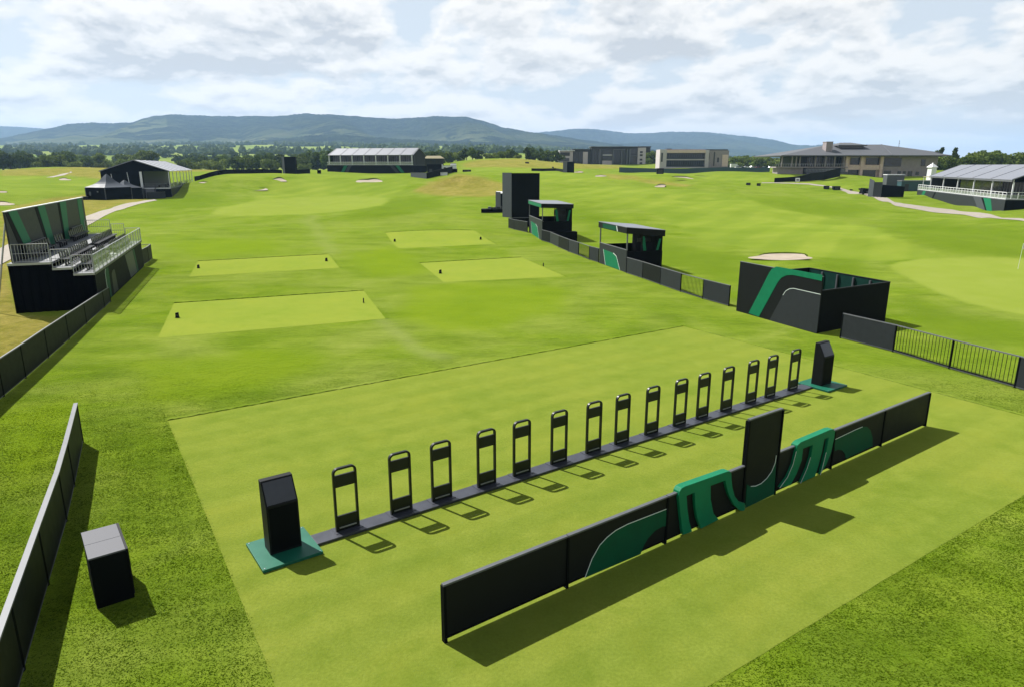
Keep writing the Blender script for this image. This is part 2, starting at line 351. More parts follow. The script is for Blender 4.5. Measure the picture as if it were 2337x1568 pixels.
# ------------------------------------------------------------------ ground
def inpoly(px, py, poly):
    r = np.zeros(px.shape, bool); n = len(poly)
    for i in range(n):
        x1, y1 = poly[i]; x2, y2 = poly[(i+1)%n]
        c = ((y1 > py) != (y2 > py)); den = (y2-y1) if y2 != y1 else 1e-9
        r ^= c & (px < (x2-x1)*(py-y1)/den+x1)
    return r
NR, NC = 900, 620
Dr = np.exp(np.linspace(math.log(6.), math.log(4200.), NR)); Dr = np.concatenate([[-60., -25., -5., 3.], Dr]); NR = len(Dr)
tn = np.linspace(-1.25, 1.25, NC)
DD = np.repeat(Dr[:,None], NC, 1); XX = np.where(DD < 6, np.maximum(DD, 6)*0+tn[None]*60, tn[None]*np.maximum(DD, 6)+np.sign(tn[None])*np.abs(tn[None])**2*40*np.exp(-np.maximum(DD,6)/60))
ZZ = hz(XX, DD)
PX, PY = project(XX, DD, ZZ)
jx = 2.5*np.sin(XX*.9+1.7*np.sin(DD*.31))+2*np.sin(DD*.53+XX*.21); jy = .6*np.sin(XX*1.1+DD*.47)
def mask(polys, jit=1.):
    m = np.zeros(PX.shape)
    for p in polys: m = np.maximum(m, inpoly(PX+jx*jit, PY+jy*jit, p))
    return m
vis = DD > 8
MOW = mask([[(590,446),(612,428),(660,410),(720,402),(810,398),(900,402),(935,412),(925,428),(900,448),(870,470),(700,488),(560,470)],
    [(0,438),(0,404),(90,404),(205,409),(228,420),(210,436),(150,446),(60,450)],
    [(1235,446),(1300,432),(1420,424),(1500,432),(1600,436),(1690,450),(1760,474),(1890,498),(1990,520),(2050,545),(2120,575),(2160,590),(2000,596),(1860,588),(1700,566),(1600,545),(1530,510),(1495,488),(1380,462)],
    [(1150,392),(1210,388),(1330,398),(1500,398),(1700,400),(1760,403),(1760,414),(1600,412),(1400,418),(1240,416)],
    [(1000,385),(1100,382),(1200,384),(1280,390),(1200,398),(1060,396)],
    [(440,396),(560,386),(620,388),(740,386),(740,396),(660,402),(520,408)],
    [(1740,402),(1860,402),(2000,440),(1960,436),(1880,424),(1780,420)]])*vis
GRN = mask([[(484,489),(490,481),(520,472),(580,460),(680,451),(800,447),(870,451),(889,460),(868,470),(800,481),(700,490),(580,493),(510,493)],
    [(2033,608),(2048,600),(2085,594),(2148,589),(2250,588),(2400,592),(2600,640),(2500,735),(2400,728),(2337,719),(2260,704),(2207,692),(2140,668),(2089,645),(2052,626)]], .5)*vis
FES = mask([[(0,484),(50,468),(130,452),(200,446),(300,452),(350,455),(300,464),(240,478),(205,494),(190,520),(190,600),(0,600)],
    [(-200,600),(20,600),(40,715),(120,725),(200,722),(110,770),(0,835),(-200,900)],
    [(0,403),(0,388),(60,386),(170,382),(260,381),(300,384),(240,396),(238,410),(160,402),(90,402)],
    [(944,440),(965,424),(1000,410),(1045,398),(1085,404),(1125,414),(1160,422),(1160,440),(1120,450),(1060,450),(985,447)],
    [(1055,374),(1090,366),(1160,364),(1220,360),(1280,372),(1420,376),(1420,386),(1300,386),(1200,384),(1120,382),(1060,384)],
    [(1450,410),(1500,412),(1545,420),(1580,424),(1560,428),(1500,422),(1460,416)],
    [(1380,398),(1450,402),(1480,410),(1420,412),(1390,408)],
    [(380,386),(480,384),(560,386),(480,392),(400,394)]], 1.6)*vis
WORN = mask([[(690,490),(716,490),(728,512),(748,545),(765,580),(740,580),(722,548),(704,515)],
    [(820,690),(848,690),(905,750),(960,790),(1040,812),(1000,820),(930,800),(870,752)]], 3.)*vis*.4
DEEP = mask([[(1620,470),(1700,455),(1800,452),(1900,462),(1985,474),(2000,486),(1900,492),(1800,488),(1760,474),(1690,468)],
    [(2010,500),(2150,505),(2337,535),(2450,560),(2450,592),(2337,590),(2200,580),(2120,562),(2060,535)],
    [(1250,470),(1330,476),(1420,500),(1480,530),(1540,560),(1700,590),(1660,640),(1540,600),(1450,560),(1350,520),(1240,480)],
    [(1870,588),(1960,598),(1990,620),(1940,642),(1870,622)],[(2060,680),(2200,720),(2337,745),(2337,790),(2200,770),(2060,720)],[(880,455),(1010,452),(1000,480),(880,500),(760,505)],[(230,440),(470,440),(520,452),(470,475),(380,480)]], 5.)*vis
LUSH = mask([[(930,650),(1100,652),(1300,660),(1260,715),(1150,745),(1030,762),(930,720)],[(300,830),(560,800),(760,800),(700,850),(480,900),(330,930)],
    [(790,575),(890,566),(960,590),(960,625),(850,640)],[(380,560),(480,545),(640,548),(640,570),(470,590)],[(0,930),(160,900),(180,1000),(60,1100),(0,1150)]], 5.)*vis
def soften(m, k=1):
    for _ in range(k):
        m = (m+np.roll(m,1,0)+np.roll(m,-1,0)+np.roll(m,1,1)+np.roll(m,-1,1))/5
    return m
FAR = sstep(430, 560, DD)
gme = np_mesh('ground', np.stack([XX, DD, ZZ], -1).reshape(-1,3), grid_faces(NR, NC))
for nm, a in (('mow', np.maximum(soften(MOW), soften(GRN))), ('green', soften(GRN)), ('fescue', soften(FES, 2)), ('worn', soften(WORN, 7)), ('far', FAR), ('deep', soften(DEEP, 9)), ('lush', soften(LUSH, 14))):
    at = gme.attributes.new(nm, 'FLOAT', 'POINT'); at.data.foreach_set('value', a.astype(np.float32).ravel())
tag(link('ground', gme, M['ground']), 'rolling green golf course turf reaching to the valley', None, None, 'structure')
# ------------------------------------------------------------------ draped sheets: tees, paths, bunkers
def draped(name, quad, m, label, lift=.005, n=120, cat=None):
    A_, B_, C_, D_ = [np.array(p[:2]) for p in quad]
    s, t = np.meshgrid(np.linspace(0,1,n), np.linspace(0,1,n))
    P = ((1-s)*(1-t))[...,None]*A_+(s*(1-t))[...,None]*B_+(s*t)[...,None]*C_+((1-s)*t)[...,None]*D_
    P = P+.004*np.stack([np.sin(P[...,1]*4.1)+np.sin(P[...,0]*7.3+P[...,1]), np.sin(P[...,0]*3.9)+np.sin(P[...,1]*8.7-P[...,0])], -1)
    Z = hz(P[...,0], P[...,1])+lift
    me = np_mesh(name, np.concatenate([P, Z[...,None]], -1).reshape(-1,3), grid_faces(n, n))
    return tag(link(name, me, m), label, None, None, 'structure')
TEE = [G(383,960), G(1560,745), G(2544,1004), G(825,2047)]
draped('tee_box', TEE, M['tee'], 'large pale mown tee lawn carrying the row of frames')
T1 = [G(397,693), G(830,664), G(880,728), G(360,772)]; T2 = [G(452,597), G(750,581), G(775,612), G(432,632)]
T3 = [G(958,601), G(1190,588), G(1290,632), G(1013,645)]; T4 = [G(879,540), G(1077,534), G(1131,558), G(909,568)]
for t, l in ((T1,'pale mown tee nearest the large tee on the left'),(T2,'pale mown tee beside the grandstand'),(T3,'pale mown tee beside the fence of the near booth'),(T4,'pale mown tee farthest from the camera')):
    draped('tee_box', t, M['tee2'], l)
def turf_edge(p, q_, label, hgt=.03):
    p, q_ = np.array(p[:2]), np.array(q_[:2]); d = (q_-p)/np.linalg.norm(q_-p); n = np.array([-d[1], d[0]]); l = np.linalg.norm(q_-p); k = int(l/.12)
    V = []
    for i in range(k+1):
        b = p+(q_-p)*i/k; w_ = .02*math.sin(i*1.7)+.015*math.sin(i*.63+1); hh = hgt*(1+.25*math.sin(i*2.3)+.2*math.sin(i*.9))
        for o_, z in ((.0+w_,.005),(.02+w_,hh),(.12,hh*1.02),(.5,-.02)):
            x, y = b+n*o_; V.append((x, y, h1(x, y)+z))
    tag(link('turf_edge', np_mesh('turf_edge', np.array(V), grid_faces(k+1, 4), False), M['ground']), label, None, None, 'structure')
for t, l in ((TEE,'large tee'),(T1,'near left tee'),(T2,'tee by the grandstand'),(T3,'near right tee'),(T4,'farthest tee')):
    turf_edge(t[0], t[1], 'cut turf edge along the back of the '+l, .03 if t is TEE else .045); turf_edge(t[1], t[2], 'cut turf edge along the right side of the '+l, .02)
def path_strip(up, lo, label):
    P = []
    for a, b in zip(up, lo):
        pa, pb = hit(*a), hit(*b); P.append((pa, pb))
    # resample
    k = 90; t = np.linspace(0, len(P)-1, k); V = []
    for tt in t:
        i = min(int(tt), len(P)-2); f = tt-i
        a = P[i][0]*(1-f)+P[i+1][0]*f; b = P[i][1]*(1-f)+P[i+1][1]*f
        for s in np.linspace(0,1,6):
            w = a*(1-s)+b*s; V.append(w)
    V = np.array(V); V[:,2] = hz(V[:,0], V[:,1])+.06
    tag(link('path', np_mesh('path', V, grid_faces(k, 6)), M['path']), label, None, None, 'structure')
path_strip([(-60,600),(60,540),(205,492),(260,474),(310,463),(352,457)], [(-60,640),(90,560),(248,491),(290,476),(330,465),(360,459)], 'grey gravel path leading to the gabled marquee on the left')
path_strip([(1880,425),(1938,437),(1997,443),(2058,466),(2115,474),(2174,480),(2260,491),(2337,501),(2440,512)],
           [(1876,427),(1930,439.5),(1984,449.6),(2040,472.7),(2100,482),(2199,492),(2275,501),(2337,508),(2440,519)], 'pale gravel path curving past the right marquee')
path_strip([(1738,418),(1800,419.5),(1850,421),(1880,425)], [(1738,420),(1800,421),(1846,422.5),(1876,427)], 'thin gravel path below the clubhouse lawn')
path_strip([(105,407),(130,402),(150,397),(160,394.5)], [(122,407),(148,402),(158,397),(164,394.5)], 'short sandy path climbing the dune on the left')
LIP = solid('bunker_lip_turf', (.085,.125,.008), .95, var=.35, scale=1.2, spec=.1)
def bunker(px, py, hw, hh, label, lip=.5, skew=0., d=None):
    b = A(px, py+hh, d) if d else hit(px, py+hh)
    D0 = b[1]; W = hw*D0/F; depth = max(1.6, min(W*1.3, hh*2*D0*D0/(F*7.)))
    rise = 2*hh*D0/F-depth*(CAMH-b[2])/D0      # what the far edge must climb
    n = 36; k = 9; V = []; Fc = []
    base = h1(b[0], D0)
    jag = [1+.13*math.sin(2*i*6.283/n+px)+.09*math.sin(3*i*6.283/n+py)+.05*math.sin(5*i*6.283/n+2*px) for i in range(n)]
    for j in range(k):
        r = j/(k-1)
        for i in range(n):
            a = 6.2832*i/n; ex = math.cos(a)*r*jag[i]; ey = math.sin(a)*r*jag[i]
            t = (ey+1)/2
            y = D0+depth/2+ey*depth/2; x = b[0]*y/D0+ex*W+skew*W*ey
            V.append((x, y, base+.05+max(rise, .05)*t*t*.9+.0*r))
    for j in range(k-1):
        for i in range(n): Fc.append((j*n+i, j*n+(i+1)%n, (j+1)*n+(i+1)%n, (j+1)*n+i))
    mb = MB(); mb.add(V, Fc)
    tag(obj('sand_bunker', mb, M['sand'], smooth=True), label, None, None, 'structure')
    # turf lip: rises from the sand edge, then rolls away into the ground behind
    mb = MB(); V = []; Fc = []; m = 40
    for i in range(m+1):
        a = math.pi*(.14+.72*i/m); s = max(0., (math.sin(a)-math.sin(.14*math.pi))/(1-math.sin(.14*math.pi))); q_ = int(round(a/6.2832*n))%n; jg = jag[q_]
        ww = math.sin(math.pi*i/m)**.6
        for rr, up in ((.985,0.),(.97,lip*s*.30),(1.05,lip*s*.40),(1.35,lip*.28*s),(1.9,-.12)):
            ex, ey = math.cos(a)*jg, math.sin(a)*jg; t = (ey*min(rr,1)+1)/2
            y = D0+depth/2+ey*depth/2*(1+(rr-1)*1.6); x = b[0]*y/D0+(ex*W+skew*W*ey)*(1+(rr-1)*.12)
            sand = base+.05+max(rise,.05)*t*t*.9
            g = h1(x, y)
            V.append((x, y, sand+up if rr < 1.2 else (g+up if rr > 1.5 else (sand+up)*.5+g*.5-.05*(1-s))))
    for i in range(m):
        for j in range(4): Fc.append((5*i+j, 5*i+j+1, 5*(i+1)+j+1, 5*(i+1)+j))
    mb.add(V, Fc); tag(obj('bunker_lip', mb, LIP, smooth=True), 'turf lip of the '+label, None, None, 'structure')
for a in [(1783,588,79,7.5,'broad pale sand bunker behind the green striped enclosure',.30),
          (580,433.5,29,3.6,'pale sand bunker at the left of the left green',.7),(638,412.5,17,4,'small sand bunker below the far black tower',.9),
          (843,414,27,4.6,'curved sand bunker in front of the long marquee',1.,.0),
          (1507,426,13,3.2,'small square sand bunker below the dry ridge',.5),(1556,409,27,4.2,'large white sand bunker beside the dark kiosk',.6),
          (1370,403,12,2,'narrow sand bunker on the central dunes',.4),(1320,394,11,1.6,'sliver of sand beside the far dark box',.3),
          (148,411,14,2.2,'small white sand bunker on the far left fairway',.6),(4,466,30,4.2,'sand bunker at the left edge beyond the backdrop',.5),(5,440,13,1.6,'white strip of sand at the far left edge',.4),
          (1600,404,20,1.4,'thin strip of sand right of the white bunker',.4),(468,420,12,1.6,'sand strip behind the gabled marquee',.5)]:
    bunker(*a[:5], lip=a[5], skew=(a[6] if len(a) > 6 else 0.))
# ------------------------------------------------------------------ rough grass near the camera (nobody could count the blades)
def rough_blades(n):
    D = RNG.uniform(0, 1, n*3)**.8*27+8.5; X = RNG.uniform(-1, 1, n*3)*(.86*D+2)
    Z = np.zeros_like(X); px, py = project(X, D, Z)
    tp = np.array([t[:2] for t in TEE]); tp = tp+(tp.mean(0)-tp)/np.linalg.norm(tp.mean(0)-tp, axis=1)[:,None]*.045; ins = inpoly(X, D, [tuple(t) for t in tp])
    ok = ~ins & (RNG.uniform(0, 1, len(X)) < np.clip((33-D)/14, 0, 1)) & (px > -60) & (px < 2400) & (py < 1640)
    # clump density
    cl = np.sin(X*3.1+np.sin(D*2.3)*1.5)+np.sin(D*3.7+np.sin(X*1.9)*1.4)+.6*np.sin(X*9.1+D*5.)+.6*np.sin(D*8.3-X*6.)
    ok &= RNG.uniform(-9, 0, len(X)) < cl
    X, D, cl = X[ok][:n], D[ok][:n], cl[ok][:n]; k = len(X)
    a = RNG.uniform(0, 6.283, k); hgt = RNG.uniform(.005, .015, k)*(1+.15*cl)*np.clip((36-D)/14, .15, 1); w = RNG.uniform(.009, .019, k)*(.6+D/22)
    le = RNG.normal(0, .03, (k,2))+np.array([.02,-.01])
    V = np.empty((k,3,3)); V[:,0] = np.stack([X-np.cos(a)*w, D-np.sin(a)*w, np.full(k,-.004)], -1); V[:,1] = np.stack([X+np.cos(a)*w, D+np.sin(a)*w, np.full(k,-.004)], -1)
    V[:,2] = np.stack([X+le[:,0], D+le[:,1], hgt], -1)
    return np_mesh('rough_grass', V.reshape(-1,3), np.arange(3*k).reshape(-1,3), False)
tag(link('rough_grass', rough_blades(340000), M['blade']), 'longer rough grass around the mown tee', 'grass', None, 'stuff')
# ------------------------------------------------------------------ start row: strip, kiosks, frames
e1 = np.array([math.cos(E1), math.sin(E1)]); e2 = np.array([-e1[1], e1[0]])
PL = np.mean([G(*q_, .08)[:2] for q_ in [(564,1240),(691,1199),(735,1258),(600,1303)]], 0)
PR = np.mean([G(*q_, .08)[:2] for q_ in [(1818.6,872.8),(1934,877.7)]], 0)
def kiosk(c, label, dark):
    t = thing('kiosk', label, 'kiosk', (c[0], c[1], .012), E1, 'kiosks at the ends of the black strip')
    obj('base_plate', MB().box(-.71,.71,-.72,.72,0,.075), M['greenplate'], t, bevel=.008)
    for x in (-.65,.65):
        for y in (-.66,.66): obj('bolt', MB().tube((x,y,.075),(x,y,.084),.016,8), M['alu'], t)
    obj('housing', MB().prismx([(-.19,.077),(.28,.077),(.28,1.86),(.11,1.86),(-.19,1.30)], -.375,.375), M['dark'], t, bevel=.012)
    # sloping screen face, 6 mm proud
    n_ = Vector((0,-.56,.30)).normalized(); a = Vector((0,.09,1.822)); b = Vector((0,-.17,1.337))
    obj('sloping_panel', MB().hexa([(-.34,b.y,b.z),(.34,b.y,b.z),(.34,a.y,a.z),(-.34,a.y,a.z)], [(x,p.y+n_.y*.008,p.z+n_.z*.008) for x,p in ((-.34,b),(.34,b),(.34,a),(-.34,a))]), M['strip'], t)
    obj('front_panel', MB().box(-.33,.33,-.196,-.188,.14,1.26), M['darker'], t)
kiosk(PL, 'dark sloping-topped kiosk on a green plate nearest the camera', True)
kiosk(PR, 'dark sloping-topped kiosk on a green plate at the far right end of the strip', False)
FR = [(793,1205),(917,1168),(1010,1140),(1112,1108),(1192,1083),(1277,1057),(1355,1032),(1418,1011),(1486,990),(1550,970),(1602,954),(1657,937),(1712,919),(1758,906),(1807,889)]
pts = [G(x, y, .06)[:2] for x, y in FR]
cross = np.mean([np.dot(p-PL, e2) for p in pts]); sl = np.dot(PR-PL, e1)
t = thing('floor_strip', 'long low black plinth running between the two kiosks under the frames', 'plinth', (*(PL+e1*.715+e2*(cross-.02)), .012), E1)
Ls = sl-1.43
obj('plinth', MB().box(0,Ls,-.25,.25,0,.062), M['strip'], t, bevel=.005)
mb = MB()
for k in range(1, 8): mb.box(Ls*k/8-.004, Ls*k/8+.004, -.251,.251,.0,.0632)
obj('joint', mb, M['darker'], t)
def frame_stand(label):
    t = thing('frame_stand', label, 'frame stand', (0,0,0), E1, 'upright frames standing on the black plinth')
    w, h, r = .285, 1.69, .12
    path = [(-w,.012)]+[(-w+r-r*math.cos(a), h-r+r*math.sin(a)) for a in np.linspace(0,math.pi/2,7)]+[(w-r+r*math.sin(a), h-r+r*math.cos(a)) for a in np.linspace(0,math.pi/2,7)]+[(w,.012)]
    obj('frame', MB().sweep(path, .055, .085), M['metal_black'], t, bevel=.008)
    obj('upper_panel', MB().box(-.258,.258,-.025,.025,1.20,1.52), M['metal_black'], t)
    obj('lower_panel', MB().box(-.258,.258,-.025,.025,.012,.42), M['metal_black'], t)
    obj('foot_bar', MB().box(-.225,.225,-.045,-.026,.085,.115), M['alu'], t)
    obj('base_plate', MB().box(-.37,.37,-.14,.22,0,.009), M['strip'], t)
    return t
ORD = ['nearest the camera, next to the near kiosk','second from the near kiosk','third from the near kiosk','fourth from the near kiosk','fifth from the near kiosk','sixth from the near kiosk','seventh from the near kiosk','in the middle of the row of fifteen','seventh from the far kiosk','sixth from the far kiosk','fifth from the far kiosk','fourth from the far kiosk','third from the far kiosk','second from the far kiosk','farthest away, next to the far kiosk']
first = None
for p, o_ in zip(pts, ORD):
    p = PL+e1*np.dot(p-PL, e1)+e2*(cross+.01); lb = 'black round-cornered upright frame '+o_
    if first is None: first = frame_stand(lb); first.location = (p[0], p[1], .0745)
    else: dup(first, (p[0], p[1], .0745), None, lb)
# ------------------------------------------------------------------ fences
def fence(name, label, cat, P, H, bays, z0=.09, th=.045, cap='cap', panel=('dark',), group=None, barm='metal_black', foot=False, capw=None):
    P = [np.array(p[:2], float) for p in P]; Z = [h1(*p) for p in P]
    Hs = H if isinstance(H, (list, tuple)) else [H]*len(P)
    o = P[0]; t = thing(name, label, cat, (o[0], o[1], Z[0]), 0., group); L = lambda p: p-o; zz = [z-Z[0] for z in Z]
    for i, k in enumerate(bays):
        p, q_ = L(P[i]), L(P[i+1]); d = (q_-p)/np.linalg.norm(q_-p); a, b = p+d*.03, q_-d*.03
        if k == 'p':
            obj('panel', MB().wall(a, b, th, zz[i]+z0, zz[i]+Hs[i]-.03, zz[i+1]+z0, zz[i+1]+Hs[i+1]-.03), M[panel[i%len(panel)]], t)
        elif k == 'b':
            mb = MB(); l = np.linalg.norm(q_-p); n = max(3, int(l/.165))
            for j in range(1, n):
                c = p+(q_-p)*j/n; zc = zz[i]+(zz[i+1]-zz[i])*j/n; hc = Hs[i]+(Hs[i+1]-Hs[i])*j/n
                mb.tube((c[0],c[1],zc+z0+.04),(c[0],c[1],zc+hc-.03),.013,5)
            mb.wall(a, b, .05, zz[i]+z0, zz[i]+z0+.05, zz[i+1]+z0, zz[i+1]+z0+.05)
            obj('railing', mb, M[barm], t)
    for i, p in enumerate(P):
        if bays[min(i, len(bays)-1)] == '-' and bays[max(i-1,0)] == '-': continue
        p = L(p); obj('post', MB().box(p[0]-.035,p[0]+.035,p[1]-.035,p[1]+.035,zz[i]-.02,zz[i]+Hs[i]-.005), M['darker'], t)
    mb = MB()
    for i, k in enumerate(bays):
        if k == '-': continue
        p, q_ = L(P[i]), L(P[i+1]); mb.wall(p, q_, capw or th+.02, zz[i]+Hs[i]-.028, zz[i]+Hs[i]+.02, zz[i+1]+Hs[i+1]-.028, zz[i+1]+Hs[i+1]+.02)
    obj('top_rail', mb, M[cap], t)
    mb = MB()
    for i, k in enumerate(bays):
        if k == '-': continue
        p, q_ = L(P[i]), L(P[i+1]); mb.wall(p, q_, th+.012, zz[i]+z0-.045, zz[i]+z0-.004, zz[i+1]+z0-.045, zz[i+1]+z0-.004)
    obj('bottom_rail', mb, M['capdark'], t)
    return t
def lerp_pts(a, b, n): return [a+(b-a)*i/n for i in range(n+1)]
near = [G(188,1010), G(168,1110), G(150,1190), G(108,1335), G(52,1530), G(-40,1850)]
fence('panel_fence', 'charcoal panel fence with pale flat cap beside the square bin', 'fence', near, 1.40, 'ppppp', capw=.12, cap='cap', panel=('dark',))
lm = [G(252,690), G(238,703), G(197,740), G(157,776), G(110,817), G(58,863), G(8,905), G(-70,975)]
fence('panel_fence', 'charcoal panel fence running from the grandstand to the left edge', 'fence', lm, [1.0,1.08,1.22,1.34,1.42,1.48,1.52,1.55], 'ppppppp', cap='cap', panel=('dark',))
Z6 = lambda a, b: (1109.3+a*.24525, 443.7+b*.24525)
f1 = [G(*Z6(210,315)), G(*Z6(262,332)), G(*Z6(385,372))]
fence('panel_fence', 'short panel fence between the tall black board and the far booth', 'fence', f1, 1.45, 'pp', panel=('dark',))
bk = [f1[0]+np.array([.1,.5,0]), f1[0]+np.array([2.6,1.2,0]), f1[0]+np.array([5.2,1.6,0])]
fence('panel_fence', 'dark fence return at the foot of the tall black board', 'fence', bk, 1.45, 'pp', panel=('darker',))
f2 = [G(*Z6(*q_)) for q_ in [(520,437),(595,457),(678,498),(768,538),(860,571),(960,612),(1046,637)]]
fence('panel_fence', 'panel fence with one open railing between the two booths', 'fence', f2, 1.35, 'ppppbp', panel=('dark','graphite'))
f3 = [G(*Z6(*q_)) for q_ in [(1306,737),(1455,785),(1620,845),(1808,910),(2015,975),(2258,1043)]]
fence('panel_fence', 'panel fence with one open railing right of the near booth', 'fence', f3, 1.38, 'pppbp', panel=('graphite','dark'))
f4 = [G(1917.7,772), G(2037.5,803), G(2166,841.7), G(2315.7,884.6), G(2500,940)]
fence('panel_fence', 'fence with two open railing bays at the right edge', 'fence', f4, 1.36, 'pbbp', panel=('graphite',), cap='cap', barm='dark')
# ------------------------------------------------------------------ front barrier
BL, BR = G(1016,1465), G(2110,972); bd = (BR-BL)[:2]; blen = np.linalg.norm(bd); bd /= blen; bn = np.array([-bd[1], bd[0]]); brz = math.atan2(bd[1], bd[0])
def plane_px(o, d, x, y, off=0.):
    """pixel -> (along, z) on the upright plane through o along d"""
    n = np.array([-d[1], d[0]]); r = ray(x, y); t = (np.dot(o[:2]+n*off, n))/np.dot(r[:2], n)
    w = np.array([0,0,CAMH])+r*t; return float(np.dot(w[:2]-o[:2], d)), float(w[2])
def Bs(x, y): return plane_px(BL, bd, x, y, -.03)
Z5 = lambda a, b: Bs(998.4+a*.27115, 1090.9+b*.27115)
Z66 = lambda a, b: Bs(1479.1+a*.31645, 887.5+b*.31645)
tb = thing('branded_barrier', 'long dark barrier with raised green letter shapes across the near side of the tee', 'barrier', (BL[0],BL[1],.012), brz)
ps = [0.0]+[Bs(x, y)[0] for x, y in [(1294,1350),(1517.7,1249),(1692,1169),(1767,1136),(1895,1076),(2010,1019)]]+[blen]
for i in range(7):
    a, b = ps[i]+(.03 if i else .0), ps[i+1]-.03
    topz = 2.56 if i == 3 else 1.26
    obj('panel', MB().box(a, b, -.02,.03,.12,topz-.02), M['dark'], tb, label='tall panel rising above the barrier' if i == 3 else None)
    obj('top_rail', MB().box(a-.02, b+.02, -.035,.055,topz-.018,topz+.022), M['capdark'], tb)
for i, s in enumerate(ps):
    tz = 2.53 if i in (3,4) else 1.24
    obj('post', MB().box(s-.03,s+.03,-.045,.075,-.01,tz), M['darker'], tb)
mb = MB(); mb.box(.03, blen-.03, -.028,.04,.078,.118); obj('bottom_rail', mb, M['darker'], tb)
gA = [Z5(*q_) for q_ in [(1240,840),(1300,680),(1365,565),(1425,500),(1500,440),(1600,388),(1925,262),(1928,405),(1890,408),(1830,445),(1770,510),(1735,570),(1708,640)]]
obj('green_shape', MB().prism(gA, -.034,-.0215), M['greendark'], tb)
obj('trim_line', MB().ribbon(gA[:7], .016, -.038,-.030), M['line'], tb)
gB = [Z66(*q_) for q_ in [(235,1045),(218,900),(206,780),(212,735),(226,710),(252,696),(555,590),(575,588),(585,602),(586,640),(592,700),(608,765),(640,808),(684,818),(682,872),(650,872),(605,832),(568,760),(550,700),(540,655),(436,692),(436,790),(456,890),(495,935),(365,1000),(338,925),(325,845),(320,742),(262,764),(268,860),(282,950),(302,1022)]]
obj('letter_shape', MB().prism(gB, -.10,.10), M['green'], tb, label='raised green letter shape nearer the camera', bevel=.006)
gC = [Z66(*q_) for q_ in [(712,690),(740,703),(775,700),(815,682),(855,645),(890,596),(915,535),(924,480),(908,760),(700,858)]]
obj('green_shape', MB().prism(gC, -.034,-.0215), M['greendark'], tb)
obj('trim_line', MB().ribbon(gC[1:8], .018, -.038,-.030), M['line'], tb)
gD = [Z66(*q_) for q_ in [(935,705),(990,630),(1030,540),(1054,440),(1062,402),(1085,380),(1298,290),(1322,286),(1333,300),(1328,345),(1305,450),(1270,540),(1226,612),(1242,555),(1268,450),(1287,346),(1256,358),(1238,450),(1212,550),(1188,625),(1085,672),(1132,565),(1158,485),(1172,400),(1102,425),(1092,510),(1056,605),(1012,688)]]
obj('letter_shape', MB().prism(gD, -.10,.10), M['green'], tb, label='raised green letter shape farther from the camera', bevel=.006)
obj('trim_line', MB().ribbon([Z66(*q_) for q_ in [(932,708),(988,632),(1028,540),(1052,445)]], .016, -.106,-.1005), M['line'], tb)
obj('trim_line', MB().ribbon([Z66(*q_) for q_ in [(1083,674),(1130,567),(1156,487)]], .016, -.106,-.1005), M['line'], tb)
obj('trim_line', MB().ribbon([Z66(*q_) for q_ in [(1226,614),(1242,557),(1268,452)]], .016, -.106,-.1005), M['line'], tb)
gE = [Z66(*q_) for q_ in [(1345,366),(1500,292),(1545,274),(1580,274),(1604,300),(1618,350),(1617,412),(1425,503),(1420,470),(1402,445),(1372,437),(1345,448)]]
obj('green_shape', MB().prism(gE, -.034,-.0215), M['greendark'], tb)
obj('trim_line', MB().ribbon(gE[0:3], .016, -.038,-.030), M['line'], tb)
# ------------------------------------------------------------------ bin
b0, b1 = G(222,1390)[:2], G(308,1362)[:2]; bdv = (b1-b0)/np.linalg.norm(b1-b0); bw = np.linalg.norm(b1-b0)
t = thing('litter_bin', 'square black litter bin with two pale lids on the rough grass', 'bin', (b0[0], b0[1], 0), math.atan2(bdv[1], bdv[0]))
obj('body', MB().box(0,bw,0,1.30,.0,1.15), M['darker'], t, bevel=.01)
for k in (0, 1): obj('lid', MB().box(-.012,bw-.035,-.012+k*.665,.645+k*.67,1.153,1.19), M['lid'], t, bevel=.005)
obj('edge_trim', MB().box(bw-.033,bw+.012,-.012,1.315,1.153,1.188), M['dark'], t)
for k in (0, 1): obj('door', MB().box(bw+.002,bw+.02,.03+k*.63,.645+k*.63,.08,1.12), M['dark'], t)
# ------------------------------------------------------------------ tee markers
def marker(px, py, label, thin=False):
    p = hit(px, py) if py < 560 else G(px, py)
    t = thing('tee_marker', label, 'tee marker', (p[0], p[1], .02+(h1(p[0],p[1]))), .5, 'dark tee markers on the small tees')
    w = .03 if thin else .11
    obj('body', MB().hexa([(-w,-.05,0),(w,-.05,0),(w,.05,0),(-w,.05,0)], [(-w*.85,-.04,.29),(w*.85,-.04,.32),(w*.85,.04,.32),(-w*.85,.04,.29)]), M['darker'], t)
    obj('plaque', MB().box(-w*.6,w*.6,-.058,-.051,.08,.22), M['graphite'], t)
    obj('foot', MB().box(-w*1.2,w*1.2,-.09,.09,-.008,.012), M['darker'], t)
for a in [(405,726,'dark tee marker at the left end of the near left tee'),(830,692,'slim dark tee marker at the right end of the near left tee',True),
          (453,613,'dark tee marker at the left end of the tee by the grandstand'),(745,597,'dark tee marker at the right end of the tee by the grandstand'),
          (1005,625,'dark tee marker at the left end of the near right tee'),(1240,609,'slim dark tee marker at the right end of the near right tee',True),
          (901,554,'dark tee marker at the left end of the farthest tee'),(1097,548,'dark tee marker at the right end of the farthest tee')]: marker(*a)
